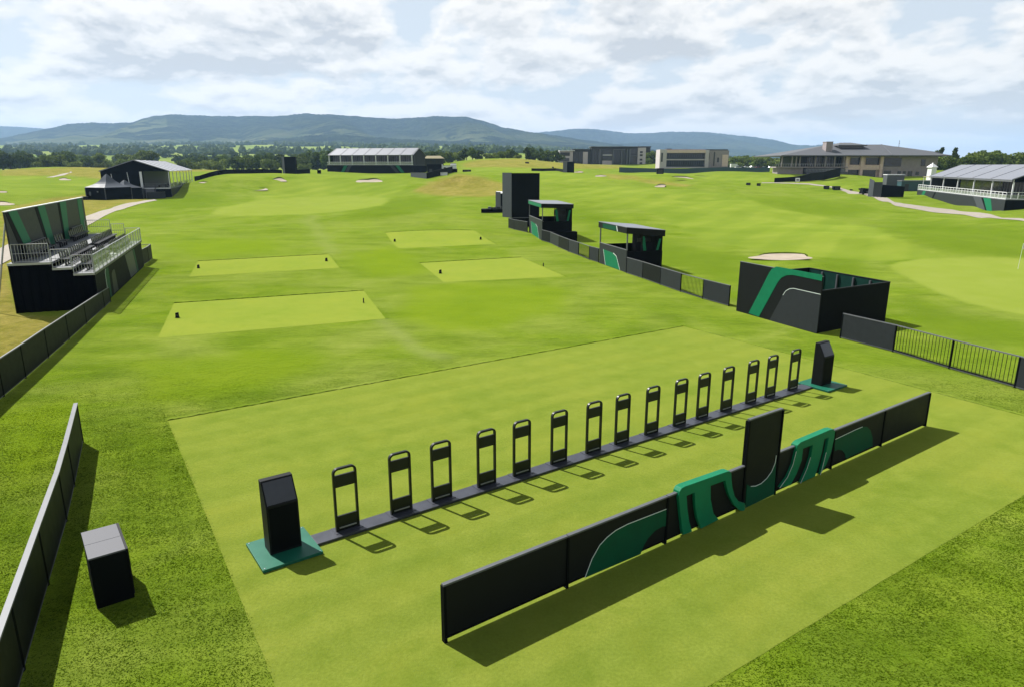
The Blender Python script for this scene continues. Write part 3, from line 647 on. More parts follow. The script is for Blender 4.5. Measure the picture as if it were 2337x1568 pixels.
# ------------------------------------------------------------------ striped enclosure
vL, vC, vR = G(1680,710)[:2], G(1863,762)[:2], G(2018,735)[:2]; vd = (vC-vL)/np.linalg.norm(vC-vL); vlen = np.linalg.norm(vC-vL)
t = thing('media_enclosure', 'open-topped dark enclosure with a bent green stripe on its front wall', 'enclosure', (vL[0], vL[1], 0), math.atan2(vd[1], vd[0]))
loc = lambda w: (float(np.dot(w-vL, vd)), float(np.dot(w-vL, [-vd[1], vd[0]])))
lR = loc(vR); lB = (lR[0]-vlen*.93, lR[1])
obj('front_wall', MB().box(0,vlen,0,.08,.0,3.16), M['dark'], t)
obj('side_wall', MB().wall((vlen-.04,.085), lR, .07, .03, 2.36), M['darker'], t)
obj('back_wall', MB().wall(lR, lB, .07, .0, 2.36), M['tealdark'], t)
obj('side_wall', MB().wall(lB, (.05,.085), .07, .0, 2.36), M['dark'], t)
mb = MB(); mb.wall((vlen-.04,.085), lR, .10, 2.362, 2.42); mb.wall(lR, lB, .10, 2.362, 2.42); mb.wall(lB, (.05,.085), .10, 2.362, 2.42); obj('top_rail', mb, M['dark'], t)
obj('front_rail', MB().box(0,vlen,-.012,.092,3.163,3.19), M['cap'], t)
for k in range(1, 5):
    q_ = np.array(lR)+(np.array(lB)-np.array(lR))*k/5
    obj('post', MB().box(q_[0]-.05,q_[0]+.05,q_[1]-.16,q_[1]-.05,0,2.3), M['capdark'], t)
Z7 = lambda a, b: plane_px(vL, vd, 1645.5+a*.29588, 517.7+b*.29588, -.006)
gS = [Z7(*q_) for q_ in [(213,668),(300,500),(370,360),(392,328),(428,309),(784,374),(778,420),(555,374),(505,377),(465,396),(438,430),(292,696)]]
obj('green_stripe', MB().prism(gS, -.014,-.003), M['green'], t)
gG = [Z7(*q_) for q_ in [(372,724),(478,530),(500,497),(530,480),(560,477),(770,524),(738,822)]]
obj('grey_shape', MB().prism(gG, -.014,-.003), M['graphite'], t)
obj('trim_line', MB().ribbon(gG[1:6], .03, -.018,-.015), M['line'], t)
# ------------------------------------------------------------------ booths
def booth(C, L, w, hw, rb, rt, label, near):
    C, L = C[:2], L[:2]; ey = (L-C)/np.linalg.norm(L-C); ln = np.linalg.norm(L-C); ex = np.array([ey[1], -ey[0]])
    t = thing('commentary_booth', label, 'booth', (C[0], C[1], 0), math.atan2(ex[1], ex[0]), 'open-sided booths along the fence')
    dr = .32 if near else .1
    obj('front_wall', MB().box(0,.08,0,ln,0,hw), M['graphite'], t)
    obj('side_wall', MB().box(.085,w,0,.08,0,hw-.12), M['darker'], t)
    obj('back_wall', MB().box(w-.08,w,.085,ln-.085,0,rb-dr), M['darker'], t)
    obj('side_wall', MB().box(.085,w,ln-.08,ln,0,hw-.1), M['darker'], t)
    obj('roof', MB().hexa([(-.12,-.12,rb),(w+.12,-.12,rb-dr),(w+.12,ln+.12,rb-dr),(-.12,ln+.12,rb)], [(-.12,-.12,rt),(w+.12,-.12,rt-dr),(w+.12,ln+.12,rt-dr),(-.12,ln+.12,rt)]), M['dark'], t)
    obj('roof_sheet', MB().hexa([(-.13,-.13,rt+.004),(w+.13,-.13,rt-dr+.004),(w+.13,ln+.13,rt-dr+.004),(-.13,ln+.13,rt+.004)], [(-.13,-.13,rt+.05),(w+.13,-.13,rt-dr+.05),(w+.13,ln+.13,rt-dr+.05),(-.13,ln+.13,rt+.05)]), M['tentroof'], t)
    obj('rail', MB().box(-.02,.1,-.02,ln+.02,hw+.003,hw+.05), M['cap'], t)
    for x, y in ((.05,.05),(.05,ln-.05),(w*.42,.04)):
        obj('post', MB().box(x-.05,x+.05,y-.04,y+.05,hw-.15 if x > .2 else hw+.055,rb-dr*max(0,x/w)-.01), M['cap'] if x < .2 else M['dark'], t)
    # solid end bay with green edge panels
    obj('end_wall', MB().box(w*.80,w-.085,.0,.07,hw-.115,rb-dr-.01), M['darker'], t)
    obj('green_panel', MB().prism([(w*.48,hw-.08),(w*.56,hw-.08),(w*.50,rb-dr*.5-.15),(w*.42,rb-dr*.5-.15)], .10,.14), M['green'], t)
    obj('green_panel', MB().prism([(w*.82,hw-.05),(w*.88,hw-.05),(w*.95,rb-dr-.2),(w*.89,rb-dr-.2)], -.016,-.004), M['green'], t)
    obj('screen', MB().box(w*.46,w*.84,1.2,1.3,hw+.55,rb-dr-.25), M['clad'], t)
    obj('desk', MB().box(.5,1.3,.8,ln-.8,hw-.62,hw-.55), M['capdark'], t)
    y0, y1 = ln*.18, ln*.72                     # green leaf-cut panel on the front wall
    poly = [(y0,.02),(y0+.55,hw*.0+.02),(y1,.10),(y1-.12,hw*.72),(y1-.5,hw*.78),(y0+.25,hw*.70),(y0+.1,hw*.6)]
    poly = [(ln*.20,.03),(ln*.74,.03),(ln*.84,hw*.74),(ln*.46,hw*.70),(ln*.34,hw*.60)]
    obj('green_panel', MB().prismx(poly, -.013,-.003), M['green'], t)
    mb = MB(); ed = poly[1:3]
    for a, b in ((poly[1],poly[2]),(poly[3],poly[4]),(poly[4],poly[0])):
        l = math.hypot(b[0]-a[0], b[1]-a[1]); ny, nz = -(b[1]-a[1])/l*.03, (b[0]-a[0])/l*.03
        mb.prismx([(a[0]+ny,a[1]+nz),(a[0]-ny,a[1]-nz),(b[0]-ny,b[1]-nz),(b[0]+ny,b[1]+nz)], -.018,-.0135)
    obj('trim_line', mb, M['line'], t)
    pl = [(ln*.33,rb+.06),(ln*.84,rb+.06),(ln*.84,rt-.06),(ln*.36,rt-.06)] if near else [(0.1,rb+.04),(ln-.1,rb+.04),(ln-.1,rt-.04),(.1,rt-.04)]
    obj('fascia_panel', MB().prismx(pl, -.135,-.1215), M['green'] if not near else M['greendark'], t)
    if near: obj('trim_line', MB().prismx([(ln*.28,rb+.02),(ln*.305,rb+.02),(ln*.345,rt-.02),(ln*.32,rt-.02)], -.14,-.1215), M['line'], t)
    else: obj('step_box', MB().box(.6,w+.4,-1.2,-.02,0,1.15), M['darker'], t)
    return t
booth(G(1428,622.7), G(1367,600.7), 3.4, 1.92, 3.37, 3.88, 'nearer open booth with a silver roof and green panel on the fence line', True)
booth(G(1236.8,550.4), G(1207.4,534.4), 3.8, 2.45, 4.02, 4.50, 'farther open booth in front of the tall black board', False)
# ------------------------------------------------------------------ tall board and platform
C_ = G(1168,499)[:2]
t = thing('scoreboard_tower', 'tall plain black board tower behind the far booth', 'board', (C_[0], C_[1], h1(*C_)), .03)
obj('front_panel', MB().box(0,4.85,0,.06,0,7.72), M['darker'], t)
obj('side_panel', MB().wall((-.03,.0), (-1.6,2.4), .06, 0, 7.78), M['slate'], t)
obj('back_panel', MB().wall((-1.6,2.44), (4.8,2.4), .06, 0, 7.7), M['darker'], t); obj('side_panel', MB().wall((4.82,.07), (4.82,2.4), .06, 0, 7.7), M['dark'], t)
obj('trim_edge', MB().box(4.852,4.91,-.012,.07,0,7.74), M['slate'], t)
p = hit(1143,474); t = thing('camera_hut', 'narrow dark hut with a pale curved top beside the tall board', 'hut', (p[0], p[1], p[2]), .1)
hh = 33*p[1]/F
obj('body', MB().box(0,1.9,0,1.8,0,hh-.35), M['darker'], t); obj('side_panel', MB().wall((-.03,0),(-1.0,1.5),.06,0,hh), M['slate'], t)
obj('roof', MB().hexa([(-.0,-.1,hh-.34),(2,-.1,hh-.34),(2,1.9,hh-.1),(-.9,1.6,hh+.02)], [(-.0,-.1,hh-.24),(2,-.1,hh-.24),(2,1.9,hh+.0),(-.9,1.6,hh+.1)]), M['white'], t)
p = hit(1098,488); t = thing('low_platform', 'low black platform left of the tall board', 'platform', (p[0], p[1], p[2]), 0)
obj('deck', MB().box(0,4.6,0,2.6,.6,.72), M['darker'], t); obj('skirt', MB().box(.02,4.58,.02,2.58,0,.598), M['cloth'], t)
dz = p[2]+.722
for k in range(9):
    x = p[0]+1.7+.33*k+random.uniform(-.08,.08); y = p[1]+.5+random.uniform(0,1.4); s = random.uniform(.20,.36)
    mb = MB(); mb.box(-s,s,-.22,.22,0,s*1.3); mb.box(-s*.9,s*.9,-.2,.2,s*1.31,s*1.5)
    t2 = thing('equipment_case', 'dark equipment case heaped on the low black platform', 'case', (x, y, dz), random.uniform(-.6,.6), 'equipment cases heaped on the platform')
    obj('case_body', MB().box(-s,s,-.15,.15,0,s*1.2), M['clad'] if k%2 else M['capdark'], t2); obj('lid', MB().box(-s*.97,s*.97,-.14,.14,s*1.21,s*1.45), M['alu'] if k%3 == 0 else M['clad'], t2)
# ------------------------------------------------------------------ grandstand
gd = np.array([-.35,.937]); go = np.array([-26.9,43.75]); grz = math.atan2(gd[1], gd[0]); LEN = 20.8
t = thing('grandstand', 'stepped open grandstand with black skirt, green striped backdrop and steel railings', 'grandstand', (go[0], go[1], 0), grz)
lev = [(0,1.2,2.35),(1.2,2.3,2.76),(2.3,4.65,3.14)]
for y0, y1, z in lev:
    obj('deck', MB().box(0,LEN,y0+.003,y1,z-.10,z), M['deck'], t)
    obj('deck_edge', MB().box(-.03,LEN+.03,y0-.05,y0,z-.13,z+.012), M['capdark'], t)
    obj('deck_edge', MB().box(-.06,-.004,y0,y1,z-.13,z+.01), M['alu'], t)
obj('front_skirt', MB().box(.0,LEN,.02,.08,0,2.2), M['darker'], t)
# end skirts: draped cloth with slight folds
for xe, nm in ((.0,'near'),(LEN,'far')):
    mb = MB(); V = []; Fc = []; nn = 46; rows = 7
    for j in range(rows):
        for i in range(nn):
            y = .09+4.5*i/(nn-1); z = ([2.2,2.6,3.0][0 if y < 1.2 else (1 if y < 2.3 else 2)])*j/(rows-1)
            V.append((xe+(.05+.045*math.sin(i*1.3+j*.4)+.03*math.sin(i*.5))*(1-.6*j/(rows-1))*(1 if xe == 0 else -1), y+(.05*math.sin(j*1.1) if i == nn-1 else 0), z))
    for j in range(rows-1):
        for i in range(nn-1): Fc.append((j*nn+i, j*nn+i+1, (j+1)*nn+i+1, (j+1)*nn+i))
    mb.add(V, Fc); obj('end_skirt', mb, M['cloth'], t)
obj('back_skirt', MB().box(0,LEN,4.58,4.64,0,3.0), M['cloth'], t)
# skirt graphics (front face looks toward -y)
obj('green_panel', MB().prism([(3.15,.0+.05),(4.35,.05),(4.45,2.1),(3.5,2.1),(3.2,1.9)], .006,.0185), M['greendark'], t)
obj('grey_shape', MB().prism([(5.2,.1),(7.0,.1),(6.7,1.55),(6.45,1.7),(5.7,1.65),(5.3,1.5)], .006,.0185), M['graphite'], t)
obj('trim_line', MB().ribbon([(3.14,.06),(3.19,1.9),(3.5,2.11)], .05, .001,.0185), M['line'], t)
obj('grey_shape', MB().prism([(13.0,.08),(16.5,.08),(15.5,2.1),(11.6,2.1)], .006,.0185), M['slate'], t)
obj('green_panel', MB().prism([(16.6,.08),(17.3,.08),(16.4,2.1),(15.6,2.1)], .006,.0185), M['greendark'], t)
# backdrop
bz0, bz1 = 3.14, 6.25
obj('backdrop', MB().box(.2,LEN+1.2,4.35,4.45,bz0,bz1), M['graphite'], t)
obj('backdrop_rail', MB().box(.18,LEN+1.22,4.32,4.48,bz1+.003,bz1+.06), M['white'], t)
for s in [(.9,2.6,5.3,3.6),(7.4,9.2,10.4,8.9),(13.6,15.6,14.9,13.6),(19.6,21.2,21.2,19.6)]:
    obj('green_stripe', MB().prism([(s[3],bz0+.02),(s[2],bz0+.02),(s[1],bz1-.02),(s[0],bz1-.02)], 4.33,4.347), M['green'], t)
for s in [(.25,.88,3.55,2.4),(6.6,7.36,8.86,8.2),(12.9,13.56,13.56,13.0)]:
    obj('black_stripe', MB().prism([(s[3],bz0+.02),(s[2],bz0+.02),(s[1],bz1-.02),(s[0],bz1-.02)], 4.338,4.348), M['darker'], t)  # slanted black stripes of the backdrop pattern, alongside the green ones
for x0, x1 in ((2.0,7.2),(15.2,19.0)):
    obj('low_wall', MB().box(x0,x1,4.12,4.18,3.143,4.05), M['graphite'], t); obj('low_wall_rail', MB().box(x0,x1,4.10,4.2,4.053,4.09), M['cap'], t)
for k in range(5):
    x = .6+k*5; obj('brace', MB().tube((x,4.46,bz1-.4),(x,5.8,.02),.05,6), M['alu'], t)
# seats (each one a part, sharing one mesh)
sm = MB(); sm.box(-.2,.2,-.2,.2,.36,.42); sm.hexa([(-.2,.19,.43),(.2,.19,.43),(.2,.24,.43),(-.2,.24,.43)], [(-.19,.25,.78),(.19,.25,.78),(.19,.29,.78),(-.19,.29,.78)]); sm.hexa([(-.19,.25,.783),(.19,.25,.783),(.19,.29,.783),(-.19,.29,.783)], [(-.10,.26,.90),(.10,.26,.90),(.10,.29,.90),(-.10,.29,.90)]); sm.box(-.03,.03,-.05,.05,.005,.355)
seat_me = sm.mesh('seat'); seat_me.materials.append(M['seat'])
rows = [(.70,2.35,1.6,19.4,(9.4,11.0)),(1.78,2.76,1.2,19.4,(9.4,11.0)),(3.72,3.14,2.2,18.6,(7.2,8.6,11.2,12.8))]
for x0, y0, z in ((9.6,.35,2.353),(9.6,1.28,2.763),(9.6,2.36,3.143)): obj('aisle_step', MB().box(x0,x0+1.1,y0,y0+.75,z,z+.06), M['step'], t)
for y, z, x0, x1, gaps in rows:
    x = x0
    while x < x1:
        if not any(a < x < b for a, b in zip(gaps[::2], gaps[1::2])):
            o = link('seat', seat_me, None, t); o.location = (x, y, z)
        x += .62
for y, z in ((.42,2.35),(1.5,2.76)):
    for a, b in ((1.3,9.6),(10.8,19.7)): obj('seat_rail', MB().tube((a,y+.0,z+.12),(b,y,z+.12),.025,5), M['alu'], t)
# railings: near end, far end, glazed front
def rail_run(name, P, hh, t, bars=.16, mat='alu'):
    mb = MB()
    for a, b in zip(P[:-1], P[1:]):
        a, b = Vector(a), Vector(b); l = (b-a).length
        mb.tube(a+Vector((0,0,hh)), b+Vector((0,0,hh)), .026, 6); mb.tube(a+Vector((0,0,hh*.5)), b+Vector((0,0,hh*.5)), .018, 5); mb.tube(a+Vector((0,0,.06)), b+Vector((0,0,.06)), .022, 5)
        mb.tube(a, a+Vector((0,0,hh)), .026, 6); mb.tube(b, b+Vector((0,0,hh)), .026, 6)
        for k in range(1, int(l/bars)): c = a+(b-a)*(k*bars/l); mb.tube(c+Vector((0,0,.05)), c+Vector((0,0,hh)), .013, 4)
    return obj(name, mb, M[mat], t)
for xe in (-.02, LEN+.02):
    for (y0, y1, z) in lev: rail_run('railing', [(xe,y0+.04,z+.02),(xe,y1-.04 if y1 < 4.5 else 4.3,z+.02)], 1.15, t)
mb = MB(); mp_ = MB(); n = 15
for k in range(n+1):
    x = LEN*k/n; mb.tube((x,-.02,2.2),(x,-.02,3.5),.028,6)
for k in range(n): mp_.box(LEN*k/n+.06, LEN*(k+1)/n-.06, -.028,-.014, 2.45, 3.42)
mb.tube((0,-.02,3.5),(LEN,-.02,3.5),.032,6); mb.tube((0,-.02,2.42),(LEN,-.02,2.42),.022,6)
obj('front_railing', mb, M['alu'], t); obj('glass_panels', mp_, M['pane'], t)
# barrier wing beyond the grandstand
w0 = go+gd*(LEN+.6); w1 = go+gd*(LEN+5.6); wn = np.array([-gd[1], gd[0]])
fence('wing_fence', 'short dark panel fence with railing return at the far end of the grandstand', 'fence', [w0+wn*2.2, w0+wn*.2, w0+gd*2.6, w1, w1+wn*2.3], 1.45, 'bppb', panel=('dark',), barm='alu')
# ------------------------------------------------------------------ marquees
def dir_frame(p, q_):
    d = (q_[:2]-p[:2]); l = np.linalg.norm(d); return d/l, l
def marquee_shell(t, W, Lh, eave, ridge, roofm, bays, seam='cap', over=.35):
    """gable roof: gables at y=0 and y=Lh, eaves along y at x=0 and x=W"""
    mb = MB(); th = .12; x0, x1 = -over, W+over; dz = (ridge-eave)/(W/2)*over
    mb.hexa([(x0,-.2,eave-dz),(W/2,-.2,ridge),(W/2,Lh+.2,ridge),(x0,Lh+.2,eave-dz)], [(x0,-.2,eave-dz+th),(W/2,-.2,ridge+th),(W/2,Lh+.2,ridge+th),(x0,Lh+.2,eave-dz+th)])
    mb.hexa([(W/2,-.2,ridge),(x1,-.2,eave-dz),(x1,Lh+.2,eave-dz),(W/2,Lh+.2,ridge)], [(W/2,-.2,ridge+th),(x1,-.2,eave-dz+th),(x1,Lh+.2,eave-dz+th),(W/2,Lh+.2,ridge+th)])
    obj('roof', mb, roofm, t)
    mb = MB()
    for k in range(bays+1):
        y = Lh*k/bays
        for a, b in ((x0,W/2),(W/2,x1)):
            za = ridge if a == W/2 else eave-dz; zb = ridge if b == W/2 else eave-dz
            mb.hexa([(a,y-.09,za+th+.004),(b,y-.09,zb+th+.004),(b,y+.09,zb+th+.004),(a,y+.09,za+th+.004)], [(a,y-.09,za+th+.07),(b,y-.09,zb+th+.07),(b,y+.09,zb+th+.07),(a,y+.09,za+th+.07)])
    obj('roof_seams', mb, M[seam], t)
# left marquee: gable faces the camera, terrace side on the right
R0 = A(391,451,195); Rf = A(441,429,255); ey, Lh = dir_frame(R0, Rf); ex = np.array([ey[1], -ey[0]]); W = 16.6
o2 = R0[:2]-ex*W; zb = min(h1(*o2), h1(*R0[:2]), R0[2])
t = thing('marquee', 'gabled black marquee with pale roof and open terrace beside the pagoda tents', 'marquee', (o2[0], o2[1], zb), math.atan2(ex[1], ex[0]))
EV, RD = 7.5, 10.35; dk = 2.95
marquee_shell(t, W, Lh, EV, RD, M['tentroof2'], 6)
obj('gable_wall', MB().prism([(0,0),(W*.565,0),(W*.565,EV-.05),(W,EV-.05),(W/2,RD-.06),(0,EV-.05)], 0,.1), M['cloth'], t)
obj('gable_wall', MB().prism([(0,0),(W*.565,0),(W*.565,EV-.05),(W,EV-.05),(W/2,RD-.06),(0,EV-.05)], Lh-.1,Lh), M['cloth'], t)
obj('side_wall', MB().box(0,.1,.1,Lh-.1,0,EV-.05), M['cloth'], t)
obj('inner_wall', MB().box(W*.56-.1,W*.56,7,Lh-.15,dk+.003,EV-.1), M['clad'], t)
obj('deck', MB().box(W*.30,W+.2,.12,Lh-.12,dk-.2,dk), M['deck'], t)
obj('skirt', MB().box(W*.57,W+.1,-.06,.0,0,dk-.21), M['cloth'], t); obj('skirt', MB().box(W+.11,W+.2,-.06,Lh,0,dk-.21), M['dark'], t)
mb = MB(); mb.box(W*.565,W*.60,-.08,-.01,dk-.1,EV-.15); obj('frame_post', mb, M['white'], t); obj('frame_sill', MB().box(W*.60+.003,W+.1,-.1,-.02,dk-.2,dk+.03), M['white'], t)
for k in range(8): obj('post', MB().box(W-.1,W+.08,Lh*k/7-.09-(.15 if k == 7 else -.15),Lh*k/7+.09-(.15 if k == 7 else -.15),dk+.003,EV-.25), M['white'], t)
rail_run('railing', [(W*.61,-.02,dk+.02),(W+.12,-.02,dk+.02)], 1.1, t, .4)
mp_ = MB()
for k in range(18): mp_.box(W+.14,W+.17,.2+(Lh-.6)*k/18,(Lh-.6)*(k+1)/18+.1,dk+.05,dk+1.25)
obj('glass_panels', mp_, M['pane'], t); obj('glass_rail', MB().box(W+.12,W+.19,.1,Lh-.3,dk+1.253,dk+1.31), M['cap'], t)
for x in (2.1,6.0): obj('brace_pole', MB().tube((x+.4,-.06,EV-.9+x*.1),(x+.9,-1.1,dk-.2),.07,5), M['white'], t)
mb = MB()
for k in range(9): mb.box(W-3.2+(k%3),W-2.7+(k%3),2+k*6,4.5+k*6,dk+.003,dk+.75)
obj('tables', mb, M['darker'], t)
mb = MB()
for k in range(6): mb.box(W*.63,W*.76,-.5-.32*k,-.2-.32*k,0,dk-.25-.45*k)
obj('stairs', mb, M['deck'], t)
for x in (W*.61,W*.78): obj('stair_rail', MB().wall((x,-.15),(x,-2.3),.07,dk-.3,dk+1.,.2,1.2), M['capdark'], t)
p = ex*0; sp = R0[:2]-ex*5.6-ey*3.0
t2 = thing('ramp_screen', 'low grey screen panel standing before the stairs of the gabled marquee', 'screen', (sp[0], sp[1], h1(*sp)), math.atan2(ex[1], ex[0])+.25)
obj('panel', MB().box(0,4.6,0,.08,0,1.75), M['graphite'], t2); obj('top_rail', MB().box(0,4.6,-.02,.1,1.753,1.82), M['cap'], t2)
# pagoda tents
def pagoda(c, w, rz, ev, pk, label):
    t = thing('pagoda_tent', label, 'tent', (c[0], c[1], h1(*c[:2])-.05), rz, 'pagoda tents beside the gabled marquee')
    h = w/2; mb = MB()
    mb.box(-h,h,-h,h,0,ev); obj('wall', mb, M['cloth'], t)
    n = 9; V = []; Fc = []
    for j in range(n):
        s = j/(n-1); r = (h+.15)*(1-s)**1.0*(1-.42*math.sin(math.pi*s)**.9*.8) if j < n-1 else .06; z = ev+.02+(pk-ev)*s
        for k in range(16):
            a = 6.2832*k/16+math.pi/4; m_ = max(abs(math.cos(a)), abs(math.sin(a)))
            V.append((r*math.cos(a)/m_, r*math.sin(a)/m_, z))
    for j in range(n-1):
        for k in range(16): Fc.append((j*16+k, j*16+(k+1)%16, (j+1)*16+(k+1)%16, (j+1)*16+k))
    mb = MB(); mb.add(V, Fc); obj('roof', mb, M['tentcloth'], t, smooth=False)
    obj('finial', MB().tube((0,0,pk-.05),(0,0,pk+.35),.05,6), M['dark'], t)
    for x in (-h,h):
        for y in (-h,h): obj('corner_pole', MB().box(x-.09,x+.09,y-.09,y+.09,0,ev-.02), M['slate'], t)
    mb = MB(); 
    for i in range(20):
        a0, a1 = 6.2832*i/20, 6.2832*(i+1)/20
    mb.prism([(-h+1.55+.42*math.cos(6.2832*i/20)*(1 if i%2 else .8), ev*.5+.55*math.sin(6.2832*i/20)) for i in range(20)], -h-.03,-h-.004); obj('emblem', mb, M['slate'], t)
    obj('plate', MB().box(.6,1.15,-h-.03,-h-.005,ev*.62,ev*.72), M['cap'], t)
M['tentcloth'] = solid('dark_sheen_tent_cloth', (.055,.062,.075), .3, var=.1, scale=.5)
pc = A(250,451,178); pagoda(pc, 7.2, -.42, 3.05, 6.3, 'nearer dark pagoda tent with a pointed roof')
pc2 = A(272,449,184.5); pagoda(pc2+np.array([.7,2.2,0]), 5.6, -.42, 3.0, 5.0, 'smaller dark pagoda tent tucked behind the pointed one')
p = A(207,453,176); t = thing('equipment_box', 'small low black box left of the pagoda tent', 'box', (p[0]-.2,p[1]-1.5,h1(p[0]-.2,p[1]-1.5)), 0)
obj('body', MB().box(-1.1,.2,0,1,0,.75), M['darker'], t); obj('lid', MB().box(-1.13,.23,-.03,1.03,.753,.83), M['dark'], t)
# right marquee
N0 = A(2285,485,140); N0[0] = 100.3; F0 = np.array([115.3,193,0]); ey, Lh = dir_frame(N0, F0); ex = np.array([ey[1], -ey[0]]); W = 13.4
zb = h1(*N0[:2])
t = thing('marquee', 'raised grey-roofed hospitality marquee with white balcony at the right edge', 'marquee', (N0[0], N0[1], zb), math.atan2(ex[1], ex[0]))
EV, RD, dk = 6.45-zb, 9.2-zb, 2.55-zb
marquee_shell(t, W, Lh, EV, RD, M['tentroof'], 5, over=.5)
obj('skirt', MB().box(-1.5,-1.4,-1.4,Lh+6,-2.5,dk-.15), M['graphite'], t); obj('skirt', MB().box(-1.39,W+1.5,-1.4,-1.3,-2.5,dk-.15), M['darker'], t)
obj('skirt', MB().box(-1.39,W,Lh+5.9,Lh+6,-2.5,dk-.15), M['darker'], t)
obj('deck', MB().box(-1.5,W+1.5,-1.4,Lh+6,dk-.14,dk), M['deck'], t)
obj('gable_wall', MB().prism([(0,EV-.6),(W,EV-.6),(W,EV-.05),(W/2,RD-.06),(0,EV-.05)], -.05,.05), M['cloth'], t)
obj('gable_wall', MB().prism([(0,dk),(W,dk),(W,EV-.05),(W/2,RD-.06),(0,EV-.05)], Lh-.1,Lh), M['clad'], t)
obj('inner_wall', MB().box(2.6,2.75,Lh*.24,Lh*.72,dk+.003,EV+.6), M['glass'], t); obj('inner_wall', MB().box(W-.2,W-.1,.2,Lh-.2,dk+.003,EV-.1), M['clad'], t)
obj('inner_wall', MB().box(2.9,W-.3,Lh*.24,Lh*.24+.1,dk+.003,EV+.3), M['glass'], t)
for k in range(6): obj('post', MB().box(-.12,.12,Lh*k/5-.12+(.15 if k == 0 else -.15 if k == 5 else 0),Lh*k/5+.12+(.15 if k == 0 else -.15 if k == 5 else 0),dk+.003,EV-.12), M['white'], t)
for k in range(1, 5): obj('gable_post', MB().box(W*k/5-.08,W*k/5+.08,.05,.2,dk+.003,EV-.62), M['white'], t)
mb = MB()
for k in range(7): mb.box(2.45,2.58,2.0+k*1.6,2.12+k*1.6,dk+.003,EV+.2)
obj('mullions', mb, M['cap'], t)
obj('eave_beam', MB().box(-.5,-.3,-.2,Lh+.2,EV-.52,EV-.26), M['cap'], t)
def balustrade(t, P, hh, step):
    mb = MB(); pm = MB()
    for a, b in zip(P[:-1], P[1:]):
        l = math.hypot(b[0]-a[0], b[1]-a[1]); n = max(1, int(l/step))
        mb.wall(a, b, .08, dk+hh-.06, dk+hh+.04); mb.wall(a, b, .07, dk+.02, dk+.12); mb.wall(a, b, .05, dk+hh*.62, dk+hh*.66)
        for k in range(n+1):
            x = a[0]+(b[0]-a[0])*k/n; y = a[1]+(b[1]-a[1])*k/n; mb.box(x-.06,x+.06,y-.06,y+.06,dk+.003,dk+hh)
        pm.wall(a, b, .02, dk+.14, dk+hh*.6)
    obj('balustrade', mb, M['white'], t); obj('balustrade_panels', pm, M['pane'], t)
balustrade(t, [(-1.4,Lh+5.9),(-1.4,-1.3),(W+1.4,-1.3)], 1.35, 1.95)
sk = lambda a, b, c_, d_: [(a,-2.4),(b,-2.4),(c_,dk-.2),(d_,dk-.2)]
def skirt_shape(nm, y0, y1, y2, y3, m, o_=.0):
    mb = MB(); z0, z1 = -1.2, dk-.18
    mb.add([(-1.515-o_,y0,z0),(-1.515-o_,y1,z0),(-1.515-o_,y2,z1),(-1.515-o_,y3,z1),(-1.503,y0,z0),(-1.503,y1,z0),(-1.503,y2,z1),(-1.503,y3,z1)], [(0,1,2,3),(7,6,5,4),(0,4,5,1),(1,5,6,2),(2,6,7,3),(3,7,4,0)]); obj(nm, mb, m, t)
skirt_shape('green_stripe', 3.9,6.6,10.4,6.2,M['green']); skirt_shape('dark_stripe', 6.65,7.3,11.6,10.45,M['darker']); skirt_shape('grey_shape', 7.35,11.5,16.5,11.65,M['slate'])
skirt_shape('green_stripe', Lh+1,Lh+3.4,Lh+.2,Lh-2.4,M['green']); skirt_shape('dark_stripe', Lh-8.2,Lh-6.8,Lh-10.2,Lh-11.4,M['darker'])
obj('annex_roof', MB().hexa([(-.6,Lh+.25,EV-.45),(3,Lh+.25,EV-.2),(3,Lh+5.8,EV-.2),(-.6,Lh+5.8,EV-.45)], [(-.6,Lh+.25,EV-.35),(3,Lh+.25,EV-.1),(3,Lh+5.8,EV-.1),(-.6,Lh+5.8,EV-.35)]), M['tan'], t)
obj('annex_post', MB().box(-.45,-.3,Lh+5.5,Lh+5.65,dk+.003,EV-.46), M['white'], t)
# centre marquee
cL = A(753.5,393,306); cR = A(943,399,296); ex, W = dir_frame(cL, cR); ey = np.array([-ex[1], ex[0]]); zb = h1(*cR[:2])-1.; zt = lambda y, D: CAMH+(HY-y)*D/F-zb
t = thing('marquee', 'long grey-roofed two-level marquee standing across the far end of the course', 'marquee', (cL[0], cL[1], zb), math.atan2(ex[1], ex[0]))
EV, RD, dk = zt(357,300), zt(343,306), zt(378,300); dep = 14.
mb = MB(); th = .15
mb.hexa([(-.5,-.5,EV-.1),(W+.5,-.5,EV-.1),(W+.3,dep/2,RD),(-.3,dep/2,RD)], [(-.5,-.5,EV+.1),(W+.5,-.5,EV+.1),(W+.3,dep/2,RD+.2),(-.3,dep/2,RD+.2)])
mb.hexa([(-.3,dep/2,RD),(W+.3,dep/2,RD),(W+.5,dep+.5,EV-.1),(-.5,dep+.5,EV-.1)], [(-.3,dep/2,RD+.2),(W+.3,dep/2,RD+.2),(W+.5,dep+.5,EV+.1),(-.5,dep+.5,EV+.1)])
obj('roof', mb, M['tentroof'], t)
mb = MB()
for k in range(8):
    x = W*k/7; mb.hexa([(x-.1,-.5,EV+.103),(x+.1,-.5,EV+.103),(x+.1,dep/2,RD+.203),(x-.1,dep/2,RD+.203)], [(x-.1,-.5,EV+.2),(x+.1,-.5,EV+.2),(x+.1,dep/2,RD+.3),(x-.1,dep/2,RD+.3)])
obj('roof_seams', mb, M['cap'], t)
for x in (0, W-.12): obj('gable_wall', MB().prismx([(1.2,dk),(dep,dk),(dep,EV-.12),(dep/2,RD-.05),(1.2,EV-.05)], x, x+.12), M['dark'], t)
